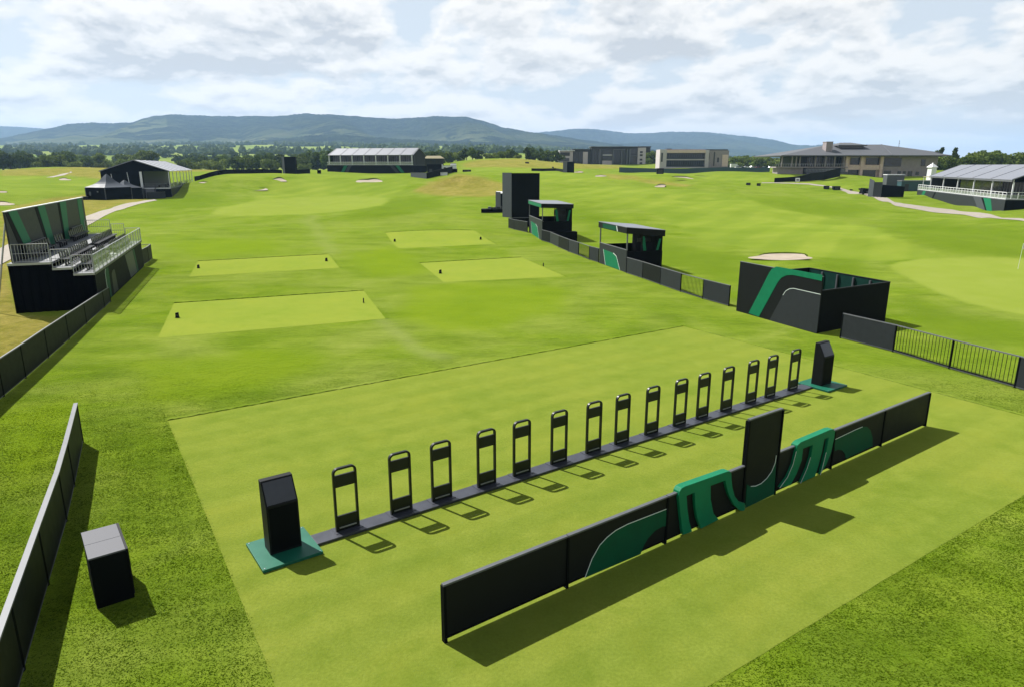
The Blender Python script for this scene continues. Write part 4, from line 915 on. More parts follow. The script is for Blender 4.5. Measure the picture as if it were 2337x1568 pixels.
obj('skirt', MB().box(-.8,W+.6,-.9,-.8,-1,dk-.1), M['darker'], t); obj('skirt', MB().box(W+.5,W+.6,-.79,dep,-1,dk-.1), M['cloth'], t); obj('skirt', MB().box(-.8,-.7,-.79,dep,-1,dk-.1), M['cloth'], t)
obj('deck', MB().box(-.8,W+.6,-.9,dep,dk-.09,dk), M['deck'], t)
obj('glazing', MB().box(.1,W-.1,2.2,2.3,dk+.003,EV-.15), M['glass'], t)
mb = MB()
for k in range(43): mb.box(W*k/42-.06,W*k/42+.06,2.05,2.19,dk+.003,EV-.15)
obj('mullions', mb, M['capdark'], t)
for k in range(8): obj('post', MB().box(min(max(W*k/7-.15,0),W-.3),min(max(W*k/7+.15,.3),W),-.6,-.3,dk+.003,EV-.12), M['white'], t)
obj('balustrade', MB().box(-.7,W+.5,-.88,-.80,dk+1.15,dk+1.3).box(-.7,W+.5,-.88,-.80,dk+.05,dk+.2).box(-.7,W+.5,-.87,-.81,dk+.66,dk+.72), M['white'], t)
obj('balustrade_panels', MB().box(-.7,W+.5,-.85,-.83,dk+.22,dk+1.1), M['pane'], t)
gp = lambda y0, y1, m, nm: obj(nm, MB().prism([(y0,.4),(y0+1.6,.4),(y0+1.6+y1,dk-.15),(y0+y1,dk-.15)], -.93,-.903), m, t)
gp(5.2,2.2,M['green'],'green_stripe'); gp(7.0,2.4,M['clad'],'grey_shape'); gp(34.2,-3.0,M['green'],'green_stripe'); gp(32.0,-3.6,M['graphite'],'grey_shape')
# black tower with low windbreaks, left of the centre marquee
p = A(645,399.5,262); zb = h1(*p[:2]); s_ = 262/F
t = thing('board_tower', 'plain black board tower between low windbreak walls left of the long marquee', 'board', (p[0], p[1], zb-.1), 0)
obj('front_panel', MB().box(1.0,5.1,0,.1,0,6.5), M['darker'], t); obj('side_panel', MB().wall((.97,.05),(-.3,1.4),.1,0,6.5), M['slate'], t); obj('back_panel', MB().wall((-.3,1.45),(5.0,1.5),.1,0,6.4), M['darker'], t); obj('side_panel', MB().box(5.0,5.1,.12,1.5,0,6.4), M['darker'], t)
def low_wall(pts_, label, hgt, m='darker', cap='dark'):
    P = [A(x, y, D)[:2] for x, y, D in pts_]
    return fence('windbreak_wall', label, 'wall', P, hgt, 'p'*(len(P)-1), z0=.06, th=.12, panel=(m,), cap=cap)
low_wall([(446,427,233),(458,419,238),(480,412,238),(500,406,236),(520,400,240),(560,398,246),(600,398,250),(644,399,258)], 'long low black windbreak snaking from the gabled marquee to the far tower', 1.5)
low_wall([(676,399,262),(708,397,268)], 'short low black windbreak right of the far tower', 1.6)
p = A(724,394,280); t = thing('equipment_box', 'small black box between the far tower and the long marquee', 'box', (p[0],p[1],h1(*p[:2])), 0); obj('body', MB().box(0,1.3,0,1,0,1.25), M['darker'], t); obj('lid', MB().box(-.04,1.34,-.04,1.04,1.253,1.4), M['dark'], t)
# television compound
wl = [A(937.5,401,250)[:2], A(974,410,238)[:2], A(1033,398,256)[:2]]
t = fence('compound_wall', 'low dark wall around the broadcast compound right of the long marquee', 'wall', wl, [1.5,2.0,2.2], 'pp', z0=.02, th=.12, panel=('slate','darker'), cap='dark')
p = A(975,397,250); t = thing('broadcast_container', 'large square dark container inside the low walled compound', 'container', (p[0],p[1],h1(*p[:2])), .05)
obj('body', MB().box(0,5.2,0,3,0,3.9), M['darker'], t); obj('side_frame', MB().box(5.202,5.4,-.02,3,0,3.92), M['white'], t); obj('door', MB().box(.8,1.8,-.03,-.003,.2,2.3), M['clad'], t)
for i, (x, y, D, w_, h_, lb) in enumerate([(1011,393,262,5.0,2.6,'pale container behind the dark container of the compound'),(1028,392,266,2.2,3.4,'small white cabin at the right end of the compound'),(952,401,252,3.6,.9,'low white case inside the compound wall'),(992,399,247,4.4,1.2,'pale flat case before the dark container')]):
    p = A(x, y, D); t = thing('white_cabin', lb, 'cabin', (p[0],p[1],h1(*p[:2])), .05); obj('body', MB().box(0,w_,0,2.2,0,h_), M['white'], t); obj('roof', MB().box(-.06,w_+.06,-.06,2.26,h_+.003,h_+.1), M['cap'], t); obj('door', MB().box(.3,1.1,-.03,-.003,.05,min(2,h_*.85)), M['clad'], t)
p = A(1033,397,262); t = thing('equipment_box', 'black box below the white cabin of the compound', 'box', (p[0],p[1],h1(*p[:2])), 0); obj('body', MB().box(0,1.7,0,1.2,0,1.3), M['darker'], t); obj('lid', MB().box(-.04,1.74,-.04,1.24,1.303,1.42), M['dark'], t)
p = A(967,374,330); zb = h1(*p[:2])
t = thing('thatched_shelter', 'tan thatched open shelter behind the broadcast compound', 'shelter', (p[0],p[1],zb), 0); zt_ = CAMH+(HY-361.5)*330/F-zb
obj('roof', MB().hexa([(-.3,-.3,zt_-.5),(9.3,-.3,zt_-.5),(9.3,6,zt_-.5),(-.3,6,zt_-.5)], [(1.5,1.5,zt_+.7),(7.5,1.5,zt_+.7),(7.5,4,zt_+.7),(1.5,4,zt_+.7)]), M['tan'], t); obj('back_wall', MB().box(.2,8.8,4.5,4.7,0,zt_-.52), M['clad'], t)
for x in (.2,3,6,8.8): obj('post', MB().tube((x,.1,0),(x,.1,zt_-.52),.12,6), M['bark'], t)
# ------------------------------------------------------------------ loose dark boxes over the course
def dbox(px, py, w, hgt, label, d=None, dp=None, m='darker', rz=.0):
    p = A(px, py, d) if d else hit(px, py); s = p[1]/F; w, hgt = w*s, hgt*s; dp = dp or w*.7
    t = thing('equipment_box', label, 'box', (p[0], p[1], h1(*p[:2])-.03), rz)
    obj('body', MB().box(-w/2,w/2,0,dp,0,hgt*.9), M[m], t); obj('lid', MB().box(-w/2-.03,w/2+.03,-.03,dp+.03,hgt*.9+.003,hgt), M['dark'], t); obj('door', MB().box(-w*.35,w*.35,-.03,-.003,hgt*.12,hgt*.8), M['clad'], t)
for a in [(1887,435,10,7.5,'left of two black boxes on the path below the clubhouse'),(1910,436,14,8.5,'right of two black boxes on the path below the clubhouse'),
          (1708.5,424,8,5.5,'left of two small black boxes on the fairway tee'),(1732,425.5,7,6,'right of two small black boxes on the fairway tee'),
          (1943,437.5,5,3,'tiny dark box at the bend of the gravel path'),(1065,393.5,18,4.5,'long low dark box on the fairway right of the compound',None,2.5),
          (1507,401,14,14,'tall dark box before the office block',300),(1627,393,4,4.5,'tiny dark box on the lawn before the office block',372),(1676,393,3,4,'tiny dark bollard box beside the car park wall',372),
          (1203,371,8,3.5,'small dark box on the far central ridge',390),(1262,377,4,3,'tiny dark box on the far central fairway',370)]:
    dbox(*a)
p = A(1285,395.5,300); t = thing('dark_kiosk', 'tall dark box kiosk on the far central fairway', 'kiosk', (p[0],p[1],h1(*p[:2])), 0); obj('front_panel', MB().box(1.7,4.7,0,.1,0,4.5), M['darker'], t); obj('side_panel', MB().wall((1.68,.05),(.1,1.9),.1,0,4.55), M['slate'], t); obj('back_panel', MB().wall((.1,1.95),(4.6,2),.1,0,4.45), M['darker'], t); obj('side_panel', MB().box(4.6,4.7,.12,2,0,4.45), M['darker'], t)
low_wall([(1213,389,335),(1240,389,335),(1268,389,330),(1286,394,305)], 'low dark windbreak left of the dark box kiosk', 1.2)
low_wall([(1413,393,372),(1445,393.5,372),(1490,394,370),(1540,394,370),(1590,394,370),(1650,394.5,368),(1700,395,366),(1756,396,362)], 'long dark wall in front of the office block and car park', 2.8, 'teal', 'dark')
low_wall([(1767,417.5,246),(1795,417.5,246),(1826,416.5,246),(1850,412,252),(1880,407,262),(1917,403,272)], 'black windbreak climbing the lawn to the clubhouse', [1.5,1.5,1.9,2.7,3.0,3.3])
p = A(1815,417.5,243); t = thing('white_notice', 'small white notice board on the black windbreak below the clubhouse', 'notice', (p[0],p[1],h1(*p[:2])), 0); obj('board', MB().box(0,1.5,0,.06,.5,1.7), M['white'], t); obj('printing', MB().box(.3,1.2,-.012,-.003,.8,1.25), M['slate'], t)
for x in (.1,1.4): obj('post', MB().box(x-.05,x+.05,.063,.13,0,1.6), M['capdark'], t)
# dark cabins by the path at right
p = A(1992,443.5,190); zb = h1(*p[:2])
t = thing('screen_cabin', 'large dark cabin with a grey left face beside the gravel path', 'cabin', (p[0],p[1],zb-.05), 0)
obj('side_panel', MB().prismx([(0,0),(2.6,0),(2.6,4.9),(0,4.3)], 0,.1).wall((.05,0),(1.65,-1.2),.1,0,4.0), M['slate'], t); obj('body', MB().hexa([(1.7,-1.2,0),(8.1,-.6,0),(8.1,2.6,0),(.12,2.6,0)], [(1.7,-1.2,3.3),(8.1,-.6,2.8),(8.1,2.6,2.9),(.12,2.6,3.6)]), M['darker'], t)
p = A(1980,436.5,200); t = thing('equipment_cart', 'small black hooded cart left of the dark cabin', 'cart', (p[0],p[1],h1(*p[:2])), .1); obj('hood', MB().hexa([(-1.6,0,.3),(1.6,0,.3),(1.6,1.6,.3),(-1.6,1.6,.3)], [(-1.2,.1,1.9),(1.4,.1,1.6),(1.4,1.5,1.6),(-1.2,1.5,1.9)]), M['darker'], t); obj('plate', MB().box(-.4,.3,-.03,.0,.6,1.1), M['slate'], t)
for x in (-1.2,1.2): obj('wheel', MB().tube((x,-.05,.3),(x,.12,.3),.3,10), M['tyre'], t)
dbox(1965,436.5,7,3.5,'low dark box left of the hooded cart')
p = A(2056,431,215); t = thing('service_container', 'long teal container with a pale roof left of the right marquee', 'container', (p[0],p[1],h1(*p[:2])), -.1); obj('body', MB().box(0,9.5,0,3,0,3.0), M['teal'], t); obj('roof', MB().box(-.1,9.6,-.1,3.1,3.003,3.3), M['cap'], t); obj('door', MB().box(1,2.2,-.03,-.003,.1,2.2), M['clad'], t)
p = A(2022,428,222); t = thing('white_cabin', 'pale cabin behind the dark cabin by the path', 'cabin', (p[0],p[1],h1(*p[:2])), -.1); obj('body', MB().box(0,5.2,0,3,0,4.2), M['capdark'], t); obj('roof', MB().box(-.1,5.3,-.1,3.1,4.203,4.4), M['white'], t); obj('door', MB().box(3.2,4.4,-.03,-.003,.1,2.2), M['green'], t)
p = A(2125,402,238); t = thing('white_pagoda_tent', 'white pagoda tent cap showing behind the right marquee', 'tent', (p[0],p[1],h1(*p[:2])), .2)
zt_ = CAMH+(HY-373)*238/F-h1(*p[:2]); obj('wall', MB().box(-.95,.95,-.95,.95,0,zt_-1.5), M['white'], t); obj('roof', MB().hexa([(-1.25,-1.25,zt_-1.49),(1.25,-1.25,zt_-1.49),(1.25,1.25,zt_-1.49),(-1.25,1.25,zt_-1.49)], [(-.4,-.4,zt_-.5),(.4,-.4,zt_-.5),(.4,.4,zt_-.5),(-.4,.4,zt_-.5)]).tube((0,0,zt_-.51),(0,0,zt_),.4,8,.1), M['white'], t)
# flag on the practice green
p = G(2323,615); t = thing('golf_flag', 'white golf flag on a thin pole on the right practice green', 'flag', (p[0],p[1],h1(*p[:2])), 0)
obj('pole', MB().tube((0,0,0),(.08,0,2.3),.016,6), M['white'], t)
mb = MB(); V = []; Fc = []
for i in range(9):
    x = .09+.30*i/8; V += [(x,.04*math.sin(i*1.1),2.28-.03*i),(x,.04*math.sin(i*1.1+.4),1.86-.035*i)]
for i in range(8): Fc.append((2*i,2*i+1,2*i+3,2*i+2))
mb.add(V, Fc); obj('flag_cloth', mb, M['white'], t); obj('flag_mark', MB().box(.16,.27,-.05,-.046,1.96,2.1), M['darker'], t)
# ------------------------------------------------------------------ clubhouse
DC = 285.; sc_ = DC/F; oC = A(1766,403,DC); zb = h1(*A(1960,403,280)[:2]); 
t = thing('clubhouse', 'stone clubhouse with a wide grey hipped roof and tall chimney', 'building', (oC[0], DC-6, zb-.3), 0)
lx = lambda x: (x-1766)*sc_; lz = lambda y: CAMH+(HY-y)*sc_-zb+.3
e = lz(357.5)
def hip(x0, x1, y0, y1, rx0, rx1, ry, ze, zr, nm, m):
    mb = MB(); mb.add([(x0,y0,ze),(x1,y0,ze),(x1,y1,ze),(x0,y1,ze),(rx0,ry,zr),(rx1,ry,zr)], [(0,1,5,4),(1,2,5),(2,3,4,5),(3,0,4),(3,2,1,0)]); mb.box(x0,x1,y0,y1,ze-.35,ze-.002); return obj(nm, mb, m, t)
rf = hip(0, lx(2133), 0, 32, lx(1905), lx(2022), 15, e, lz(333.), 'roof', M['slateroof'])
hip(lx(1990), lx(2127), 6, 30, lx(2040), lx(2062), 17, e+1.2, lz(337.), 'roof', M['slateroof'])
mb = MB(); mb.hexa([(lx(1912),10,lz(341)),(lx(1968),10,lz(341)),(lx(1968),20,lz(341)),(lx(1912),20,lz(341))], [(lx(1912),10,lz(335.5)),(lx(1968),10,lz(335.5)),(lx(1968),20,lz(335.5)),(lx(1912),20,lz(335.5))]); obj('lantern', mb, M['glass'], t)
hip(lx(1908), lx(1972), 8.5, 21.5, lx(1928), lx(1952), 15, lz(334.8), lz(329.), 'lantern_roof', M['slateroof'])
obj('chimney', MB().box(lx(1872.6),lx(1886.7),5,8.5,lz(352),lz(329.5)).box(lx(1872),lx(1887.4),4.8,8.7,lz(329.4),lz(328.4)), M['stonegrey'], t)
for xa, ya, yb in ((lx(1966),.02,12.),): pass
obj('roof_ridge', MB().hexa([(lx(2003),-.05,e+.06),(lx(2005.5),-.05,e+.06),(lx(2022),15,lz(333)+.02),(lx(2020.5),15,lz(333)+.02)], [(lx(2003),-.05,e+.2),(lx(2005.5),-.05,e+.2),(lx(2022),15,lz(333)+.2),(lx(2020.5),15,lz(333)+.2)]), M['cap'], t)
obj('mast', MB().tube((lx(2058),14,lz(345)),(lx(2058),14,lz(324)),.09,5).tube((lx(2056.5),14,lz(331)),(lx(2059.5),14,lz(331)),.05,4), M['capdark'], t)
obj('upper_wall', MB().box(lx(1822),lx(1917),9,28,lz(402),e-.4), M['clad'], t)
obj('glazing', MB().box(lx(1842),lx(1920),8.7,8.95,lz(380),e-.6), M['glass'], t)
mb = MB()
for x in np.linspace(1845,1918,14): mb.box(lx(x)-.08,lx(x)+.08,8.5,8.68,lz(380),e-.6)
obj('mullions', mb, M['capdark'], t)
obj('wall', MB().box(lx(1999),lx(2118),4,28,lz(406),e-.4), M['stonegrey'], t)
obj('wall', MB().box(lx(1920),lx(1999)-.01,4.6,28,lz(406),e-.42), M['stone'], t)
for a, b, c, d in ((1928,1955,362,377),(1962,1993,362,377),(1925,1948,388,405),(1958,1986,389,405)):
    w_ = obj('window', MB().box(lx(a),lx(b),4.35,4.58,lz(d),lz(c)), M['glass'], t); obj('frame', MB().box(lx(a)-.2,lx(b)+.2,4.25,4.5,lz(c),lz(c)+.25), M['stonelight'], w_)
for a, b, c, d in ((2001,2038,363,381),(2003,2018,390,403),(2033,2040,391,398),(2045,2051,391,398),(2056,2065,391,404),(2082,2091,366,380),(2073,2080,392,399)):
    w_ = obj('window', MB().box(lx(a),lx(b),3.8,3.98,lz(d),lz(c)), M['glass'], t)
for x in (1918,1951,1994): obj('pier', MB().box(lx(x)-.6,lx(x)+.6,3.2,4.4,lz(406),e-.42), M['stone'], t)
obj('terrace_wall', MB().box(lx(1918)+.61,lx(1994)-.61,3.4,4.3,lz(388),lz(378)), M['stone'], t)
obj('terrace', MB().box(lx(1762),lx(1919),2.5,9,lz(384),lz(381.5)), M['stonegrey'], t)
obj('terrace_base', MB().box(lx(1768),lx(1824),3.5,9,lz(405),lz(384)-.01), M['stonegrey'], t)
obj('steps', MB().box(lx(1826),lx(1916),1.2,8.9,lz(405),lz(392)).box(lx(1826),lx(1916),3.,8.9,lz(391.9),lz(386)), M['capdark'], t)
mb = MB()
for y_, z_ in ((2.5,381.5),(1.1,392)): 
    mb.box(lx(1762 if z_ < 390 else 1826),lx(1917),y_,y_+.06,lz(z_)+1.0,lz(z_)+1.1)
    for x in np.linspace(1762 if z_ < 390 else 1826,1916,30): mb.box(lx(x)-.04,lx(x)+.04,y_,y_+.06,lz(z_),lz(z_)+1.)
obj('terrace_rail', mb, M['alu'], t)
for x in (1775,1797,1806,1814,1848,1870,1890,1910): obj('column', MB().box(lx(x)-.22,lx(x)+.22,2.9,3.3,lz(381.4),e-.36), M['stonegrey'], t)
# ------------------------------------------------------------------ hotel
DH = 505.; sc_ = DH/F; oH = A(1272,376,DH); zb = h1(*A(1370,376,500)[:2])
lx = lambda x: (x-1272)*sc_; lz = lambda y: CAMH+(HY-y)*sc_-zb+1.
t = thing('hotel', 'long dark-clad and white hotel with stepped flat roofs', 'building', (oH[0], DH, zb-1), 0)
def block(nm, x0, x1, yt, m, y0=0, y1=14, roofm='clad', over=.5, yb=383):
    o = obj(nm, MB().box(lx(x0),lx(x1),y0,y1,lz(yb),lz(yt)), M[m], t); return o
def roof(x0, x1, yt, y0, y1, m='capdark', th=1.): obj('flat_roof', MB().box(lx(x0),lx(x1),y0-.9,y1+.5,lz(yt)+.003,lz(yt)+.45*th), M[m], t)
def win(x0, x1, yt, yb, y0, m='glass'): obj('window', MB().box(lx(x0),lx(x1),y0-.12,y0-.003,lz(yb),lz(yt)), M[m], t)
def fin(x, yt, y0, m='stonelight', w=.5, d=.9): obj('fin', MB().box(lx(x)-w,lx(x)+w,y0-d,y0-.004,lz(383),lz(yt)), M[m], t)
block('wall',1276,1306,349,'stonelight',0,12); block('wall',1271.5,1276,359,'stonelight',0,12); roof(1276,1310,348.2,0,12,'white'); win(1278,1299,351,358.5,0,'clad'); win(1278,1298,363,370,0)
block('wall',1306.2,1347,346,'clad',1,13); roof(1304,1350,345.3,1,13,'slate'); block('wall',1328,1338.5,350,'stonelight',-.6,.98)
for x in (1311,1318,1324): win(x-2,x+2,351,371,1)
block('wall',1347.2,1448,340.5,'clad',0,14); roof(1345,1455,339.8,0,15,'cap')
for a, b in ((1372,1391),): win(a,b,346,355,0); win(a,b,358.5,367,0); obj('balcony', MB().box(lx(a)-.3,lx(b)+.3,-1.4,-.14,lz(357.5),lz(356)), M['white'], t); obj('wall_panel', MB().box(lx(1371),lx(1392),-.3,-.004,lz(383),lz(368.5)), M['stonelight'], t)
for x in (1351,1356,1362,1367): win(x-1.2,x+1.6,346,372,0)
for x in (1365,1394,1413,1425,1431): fin(x,344,0,'cap',.35)
for x in (1398,1403,1408,1418): win(x-1.6,x+1.8,346,373,0)
win(1432,1446,343,355,0); win(1432,1446,360,375,0); obj('balcony', MB().box(lx(1431),lx(1447),-1.2,-.14,lz(359.5),lz(357.5)), M['capdark'], t)
obj('canopy', MB().box(lx(1393),lx(1420),-2.,-.1,lz(345.5),lz(344.3)), M['cap'], t)
block('wall',1448.2,1466,341,'stonelight',-.4,13)
for yt in (348.5,355,364.5,372): win(1453,1459,yt,yt+4,-.4,'clad')
for yt in (349,358,368): win(1442.5,1446,yt,yt+6,-.02)
obj('penthouse', MB().box(lx(1452),lx(1476.5),1,14,lz(351),lz(339.9)), M['clad'], t); obj('flat_roof', MB().box(lx(1450),lx(1477.5),.5,15,lz(339.8),lz(338)), M['slateroof'], t)
# ------------------------------------------------------------------ office block
DO = 455.; sc_ = DO/F; oO = A(1503,386,DO); zb = h1(*A(1580,386,455)[:2]); lx = lambda x: (x-1503)*sc_; lz = lambda y: CAMH+(HY-y)*sc_-zb+1.
t = thing('office_block', 'square grey stone office block with two glazed balcony storeys', 'building', (oO[0], DO, zb-1), 0)
block('wall',1504,1519,344.8,'stonelight',-.6,12,yb=392); win(1507,1510.5,352,371,-.6,'clad'); block('wall',1517,1607,344.4,'stonegrey',1.8,14,yb=392)
obj('fascia', MB().box(lx(1519)+.01,lx(1606),-.6,1.79,lz(352),lz(346)), M['stone'], t); obj('slab', MB().box(lx(1519)+.01,lx(1606),-.8,1.79,lz(367.6),lz(365.4)), M['stonelight'], t); obj('slab', MB().box(lx(1519)+.01,lx(1606),-.8,1.79,lz(388),lz(382)), M['stonelight'], t)
for yt, yb in ((353,365),(368,381.5)):
    win(1520,1604,yt,yb,1.8); obj('balustrade', MB().box(lx(1520),lx(1603),-.5,-.4,lz(yb),lz(yb-4)), M['glass'], t)
    mb = MB()
    for x in np.linspace(1522,1602,17): mb.box(lx(x)-.07,lx(x)+.07,1.5,1.67,lz(yb),lz(yt))
    obj('mullions', mb, M['capdark'], t)
block('wall',1604,1612,346,'stonelight',-.7,1.79,yb=392); block('wall',1612.2,1657,347,'stonegrey',1,18,yb=392); obj('flat_roof', MB().box(lx(1606),lx(1655),1.5,17,lz(346.9),lz(344.3)), M['slateroof'], t)
win(1609,1614.5,352,366,.98,'clad'); win(1624,1626.5,350,380,.98,'clad'); obj('wall_panel', MB().box(lx(1643),lx(1656),.7,.99,lz(381),lz(356)), M['stone'], t); win(1632,1636,362,372,.98)
obj('roof_plant', MB().box(lx(1521),lx(1532),3,8,lz(344.3),lz(343)), M['clad'], t)
# ------------------------------------------------------------------ cars
def make_car(m, label):
    t = thing('parked_car', label, 'car', (0,0,0), 0, 'cars in the far car park')
    obj('body', MB().prism([(-2.1,.35),(2.1,.35),(2.15,.75),(1.3,.95),(-1.9,1.0),(-2.15,.8)], -.85,.85), m, t, bevel=.08)
    obj('cabin', MB().hexa([(-1.8,-.78,.96),(1.1,-.78,.93),(1.1,.78,.93),(-1.8,.78,.96)], [(-1.4,-.62,1.48),(.4,-.62,1.48),(.4,.62,1.48),(-1.4,.62,1.48)]), M['glass'], t)
    obj('roof', MB().box(-1.38,.38,-.6,.6,1.483,1.53), m, t)
    for x in (-1.3,1.3):
        for y in (-.85,.7): obj('wheel', MB().tube((x,y-.02,.32),(x,y+.17,.32),.32,10), M['tyre'], t)
    return t
silver = solid('silver_car_paint', (.42,.43,.45), .3, .4); bluec = solid('dark_blue_car_paint', (.02,.03,.06), .3); redc = solid('dark_red_car_paint', (.16,.02,.02), .3)
protos = []
CARN = ['white','silver','dark blue','dark red']
cars = [(1684,386,470,0),(1697,387,455,1),(1711,388,452,0),(1725,388,450,0),(1739,388,452,2),(1752,388,450,0),(1691,384,500,2),(1704,384,500,0),(1717,384,505,1),(1731,384,505,3),(1745,384,505,0),(1758,385,500,1)]
seen = {}
for i, (x, y, D, k) in enumerate(cars):
    p = A(x, y, D); g = h1(*p[:2]); g = max(g, p[2]-1.5)
    lb = CARN[k]+' car parked in the '+('front' if D < 480 else 'back')+' row of the far car park'
    side = {0:'at the left end',1:'second from the left',2:'third from the left',3:'fourth from the left',4:'fifth from the left',5:'at the right end'}[i%6]
    lb = f'{CARN[k]} car {side} of the '+('front' if i < 6 else 'back')+' row in the car park'
    if k in seen: dup(seen[k], (p[0],p[1],h1(*p[:2])), .15+.2*(i%3), lb)
    else:
        seen[k] = make_car([M['white'],silver,bluec,redc][k], lb); seen[k].location = (p[0],p[1],h1(*p[:2])); seen[k].rotation_euler = (0,0,.15)
p = A(1668,383,480); t = thing('white_van', 'white box van parked left of the cars by the hedge', 'van', (p[0],p[1],h1(*p[:2])), .0); obj('cargo_box', MB().box(0,4.4,0,2.2,.6,3.3), M['white'], t); obj('cab', MB().prism([(4.42,.5),(5.9,.5),(5.9,1.3),(5.3,2.3),(4.42,2.3)], .1,2.1), M['white'], t); obj('windscreen', MB().box(4.7,5.3,.07,.097,1.4,2.1), M['glass'], t)
for x in (1.,5.1): obj('wheel', MB().tube((x,.02,.38),(x,.25,.38),.38,10), M['tyre'], t)
# ------------------------------------------------------------------ trees
def crown_mesh(name, lobes, n, size, m):
    V = []; 
    for _ in range(n):
        c = lobes[RNG.integers(len(lobes))]; u = RNG.normal(size=3); u /= np.linalg.norm(u); r = RNG.uniform(.55, 1.)**.5
        q_ = np.array(c[:3])+u*r*np.array(c[3:6]); a = RNG.normal(size=3); a /= np.linalg.norm(a); b = np.cross(a, u+.3*RNG.normal(size=3)); b /= (np.linalg.norm(b)+1e-6); s = size*RNG.uniform(.6,1.4)
        V += [q_-a*s*.5-b*s*.35, q_+a*s*.5-b*s*.3, q_+a*s*.45+b*s*.4, q_-a*s*.4+b*s*.35]
    V = np.array(V); me = np_mesh(name, V, np.arange(len(V)).reshape(-1,4), False); me.materials.append(m); return me
def trunk_mb(h, r):
    mb = MB(); mb.tube((0,0,-.3),(.0,.05,h*.45),r,7,r*.7); mb.tube((0,.05,h*.45),(.3,.1,h*.85),r*.68,6,r*.2)
    for a in (.4,2.3,4.4): mb.tube((0,.05,h*.4),(math.cos(a)*h*.25,math.sin(a)*h*.25,h*.7),r*.4,5,r*.12)
    return mb
def make_tree(lobes, n, size, m, h, r, nm):
    tm = trunk_mb(h, r).mesh('trunk'); tm.materials.append(M['bark']); return (crown_mesh('crown', lobes, n, size, m), tm, nm)
rl = lambda n, w, z0, z1, r: [(RNG.normal(0,w*.5), RNG.normal(0,w*.5), RNG.uniform(z0,z1), r*RNG.uniform(.7,1.2), r*RNG.uniform(.7,1.2), r*RNG.uniform(.6,1.)) for _ in range(n)]
# unit trees about 10 m tall
KIND = {
 'round': [make_tree(rl(11,4.4,2.4,8.0,2.5), 900, 1.05, M['leafdark'], 9, .35, 'broadleaf_tree') for _ in range(3)],
 'mid': [make_tree(rl(11,4.8,2.0,7.6,2.5), 850, 1.05, M['leafmid'], 9, .32, 'broadleaf_tree') for _ in range(2)],
 'bush': [make_tree(rl(9,5.4,1.2,4.4,2.4), 800, .95, M['leafpale'], 5, .3, 'bush') for _ in range(2)],
 'tall': [make_tree([(RNG.normal(0,.5),RNG.normal(0,.5),z,2.1-.17*z+.5,2.1-.17*z+.5,1.2) for z in np.linspace(2.4,9.6,8)], 800, .85, M['leafdark'], 9.5, .28, 'conifer_tree') for _ in range(2)]}
used = {}
def plant(px, pyb, D, h, kind, label, group, wx=1.):
    p = A(px, pyb, D); g = h1(p[0], D); v = KIND[kind][int(RNG.integers(len(KIND[kind])))]
    s = h/(10. if kind != 'bush' else 7.)
    t = thing(v[2], label, 'bush' if kind == 'bush' else 'tree', (p[0], D, g), float(RNG.uniform(0,6.28)), group); t.scale = (s*wx, s*wx, s)
    link('crown', v[0], None, t); link('trunk', v[1], None, t)
# left belt: traced crowns (px, top y, bottom y, kind)
near_l = [(8,346,392,'round'),(25,350,393,'round'),(47,347,392,'round'),(70,352,392,'round'),(88,360,392,'round'),(60,366,393,'round'),(32,368,393,'mid'),(100,356,390,'mid'),(118,352,388,'mid'),(112,372,392,'bush'),(135,362,388,'round'),
    (152,348,386,'round'),(168,350,384,'mid'),(162,366,386,'bush'),(180,372,386,'bush'),(198,357,385,'round'),(212,372,386,'round'),(225,350,384,'mid'),(238,370,385,'bush'),(256,366,385,'bush'),(274,368,386,'bush'),(290,362,386,'mid'),(305,350,388,'mid'),(325,344,388,'mid'),(340,346,386,'mid'),
    (420,365,388,'mid'),(436,362,389,'round'),(452,366,390,'bush'),(468,358,389,'round'),(486,360,390,'mid'),(500,362,390,'bush'),(516,356,391,'round'),(534,358,391,'round'),(552,356,391,'round'),(570,357,391,'mid'),(588,358,392,'round'),(617,361,390,'bush'),(600,352,388,'round'),(634,352,390,'round'),(690,352,392,'mid'),(706,354,392,'round'),(722,350,392,'round'),(738,346,392,'round'),(700,372,395,'bush'),(718,376,396,'bush'),(750,344,390,'round')]
for x, yt, yb, k in near_l:
    D = float(RNG.uniform(440, 540)); p = A(x, yb, D); g = h1(p[0], D); h = max(2.5, CAMH+(HY-yt)*D/F-g)
    nm = {'round':'dark round tree','mid':'mid-green tree','bush':'yellow-green bush'}[k]
    plant(x, yb, D, h, k, nm+' in the belt beyond the course left of the long marquee', 'trees of the left belt', 1.15 if k != 'bush' else 1.)
far_l = [(x+float(RNG.uniform(-8,8)), float(RNG.uniform(338,356)), float(RNG.uniform(620,1250)), RNG.choice(['round','mid','round'])) for x in np.linspace(0,760,46)]
for x, yt, D, k in far_l:
    g = h1((x-CX)/F*D, D); plant(x, 370, D, float(RNG.uniform(9,13)), k, 'hazy tree in the valley beyond the left belt', 'hazy valley trees', 1.25)
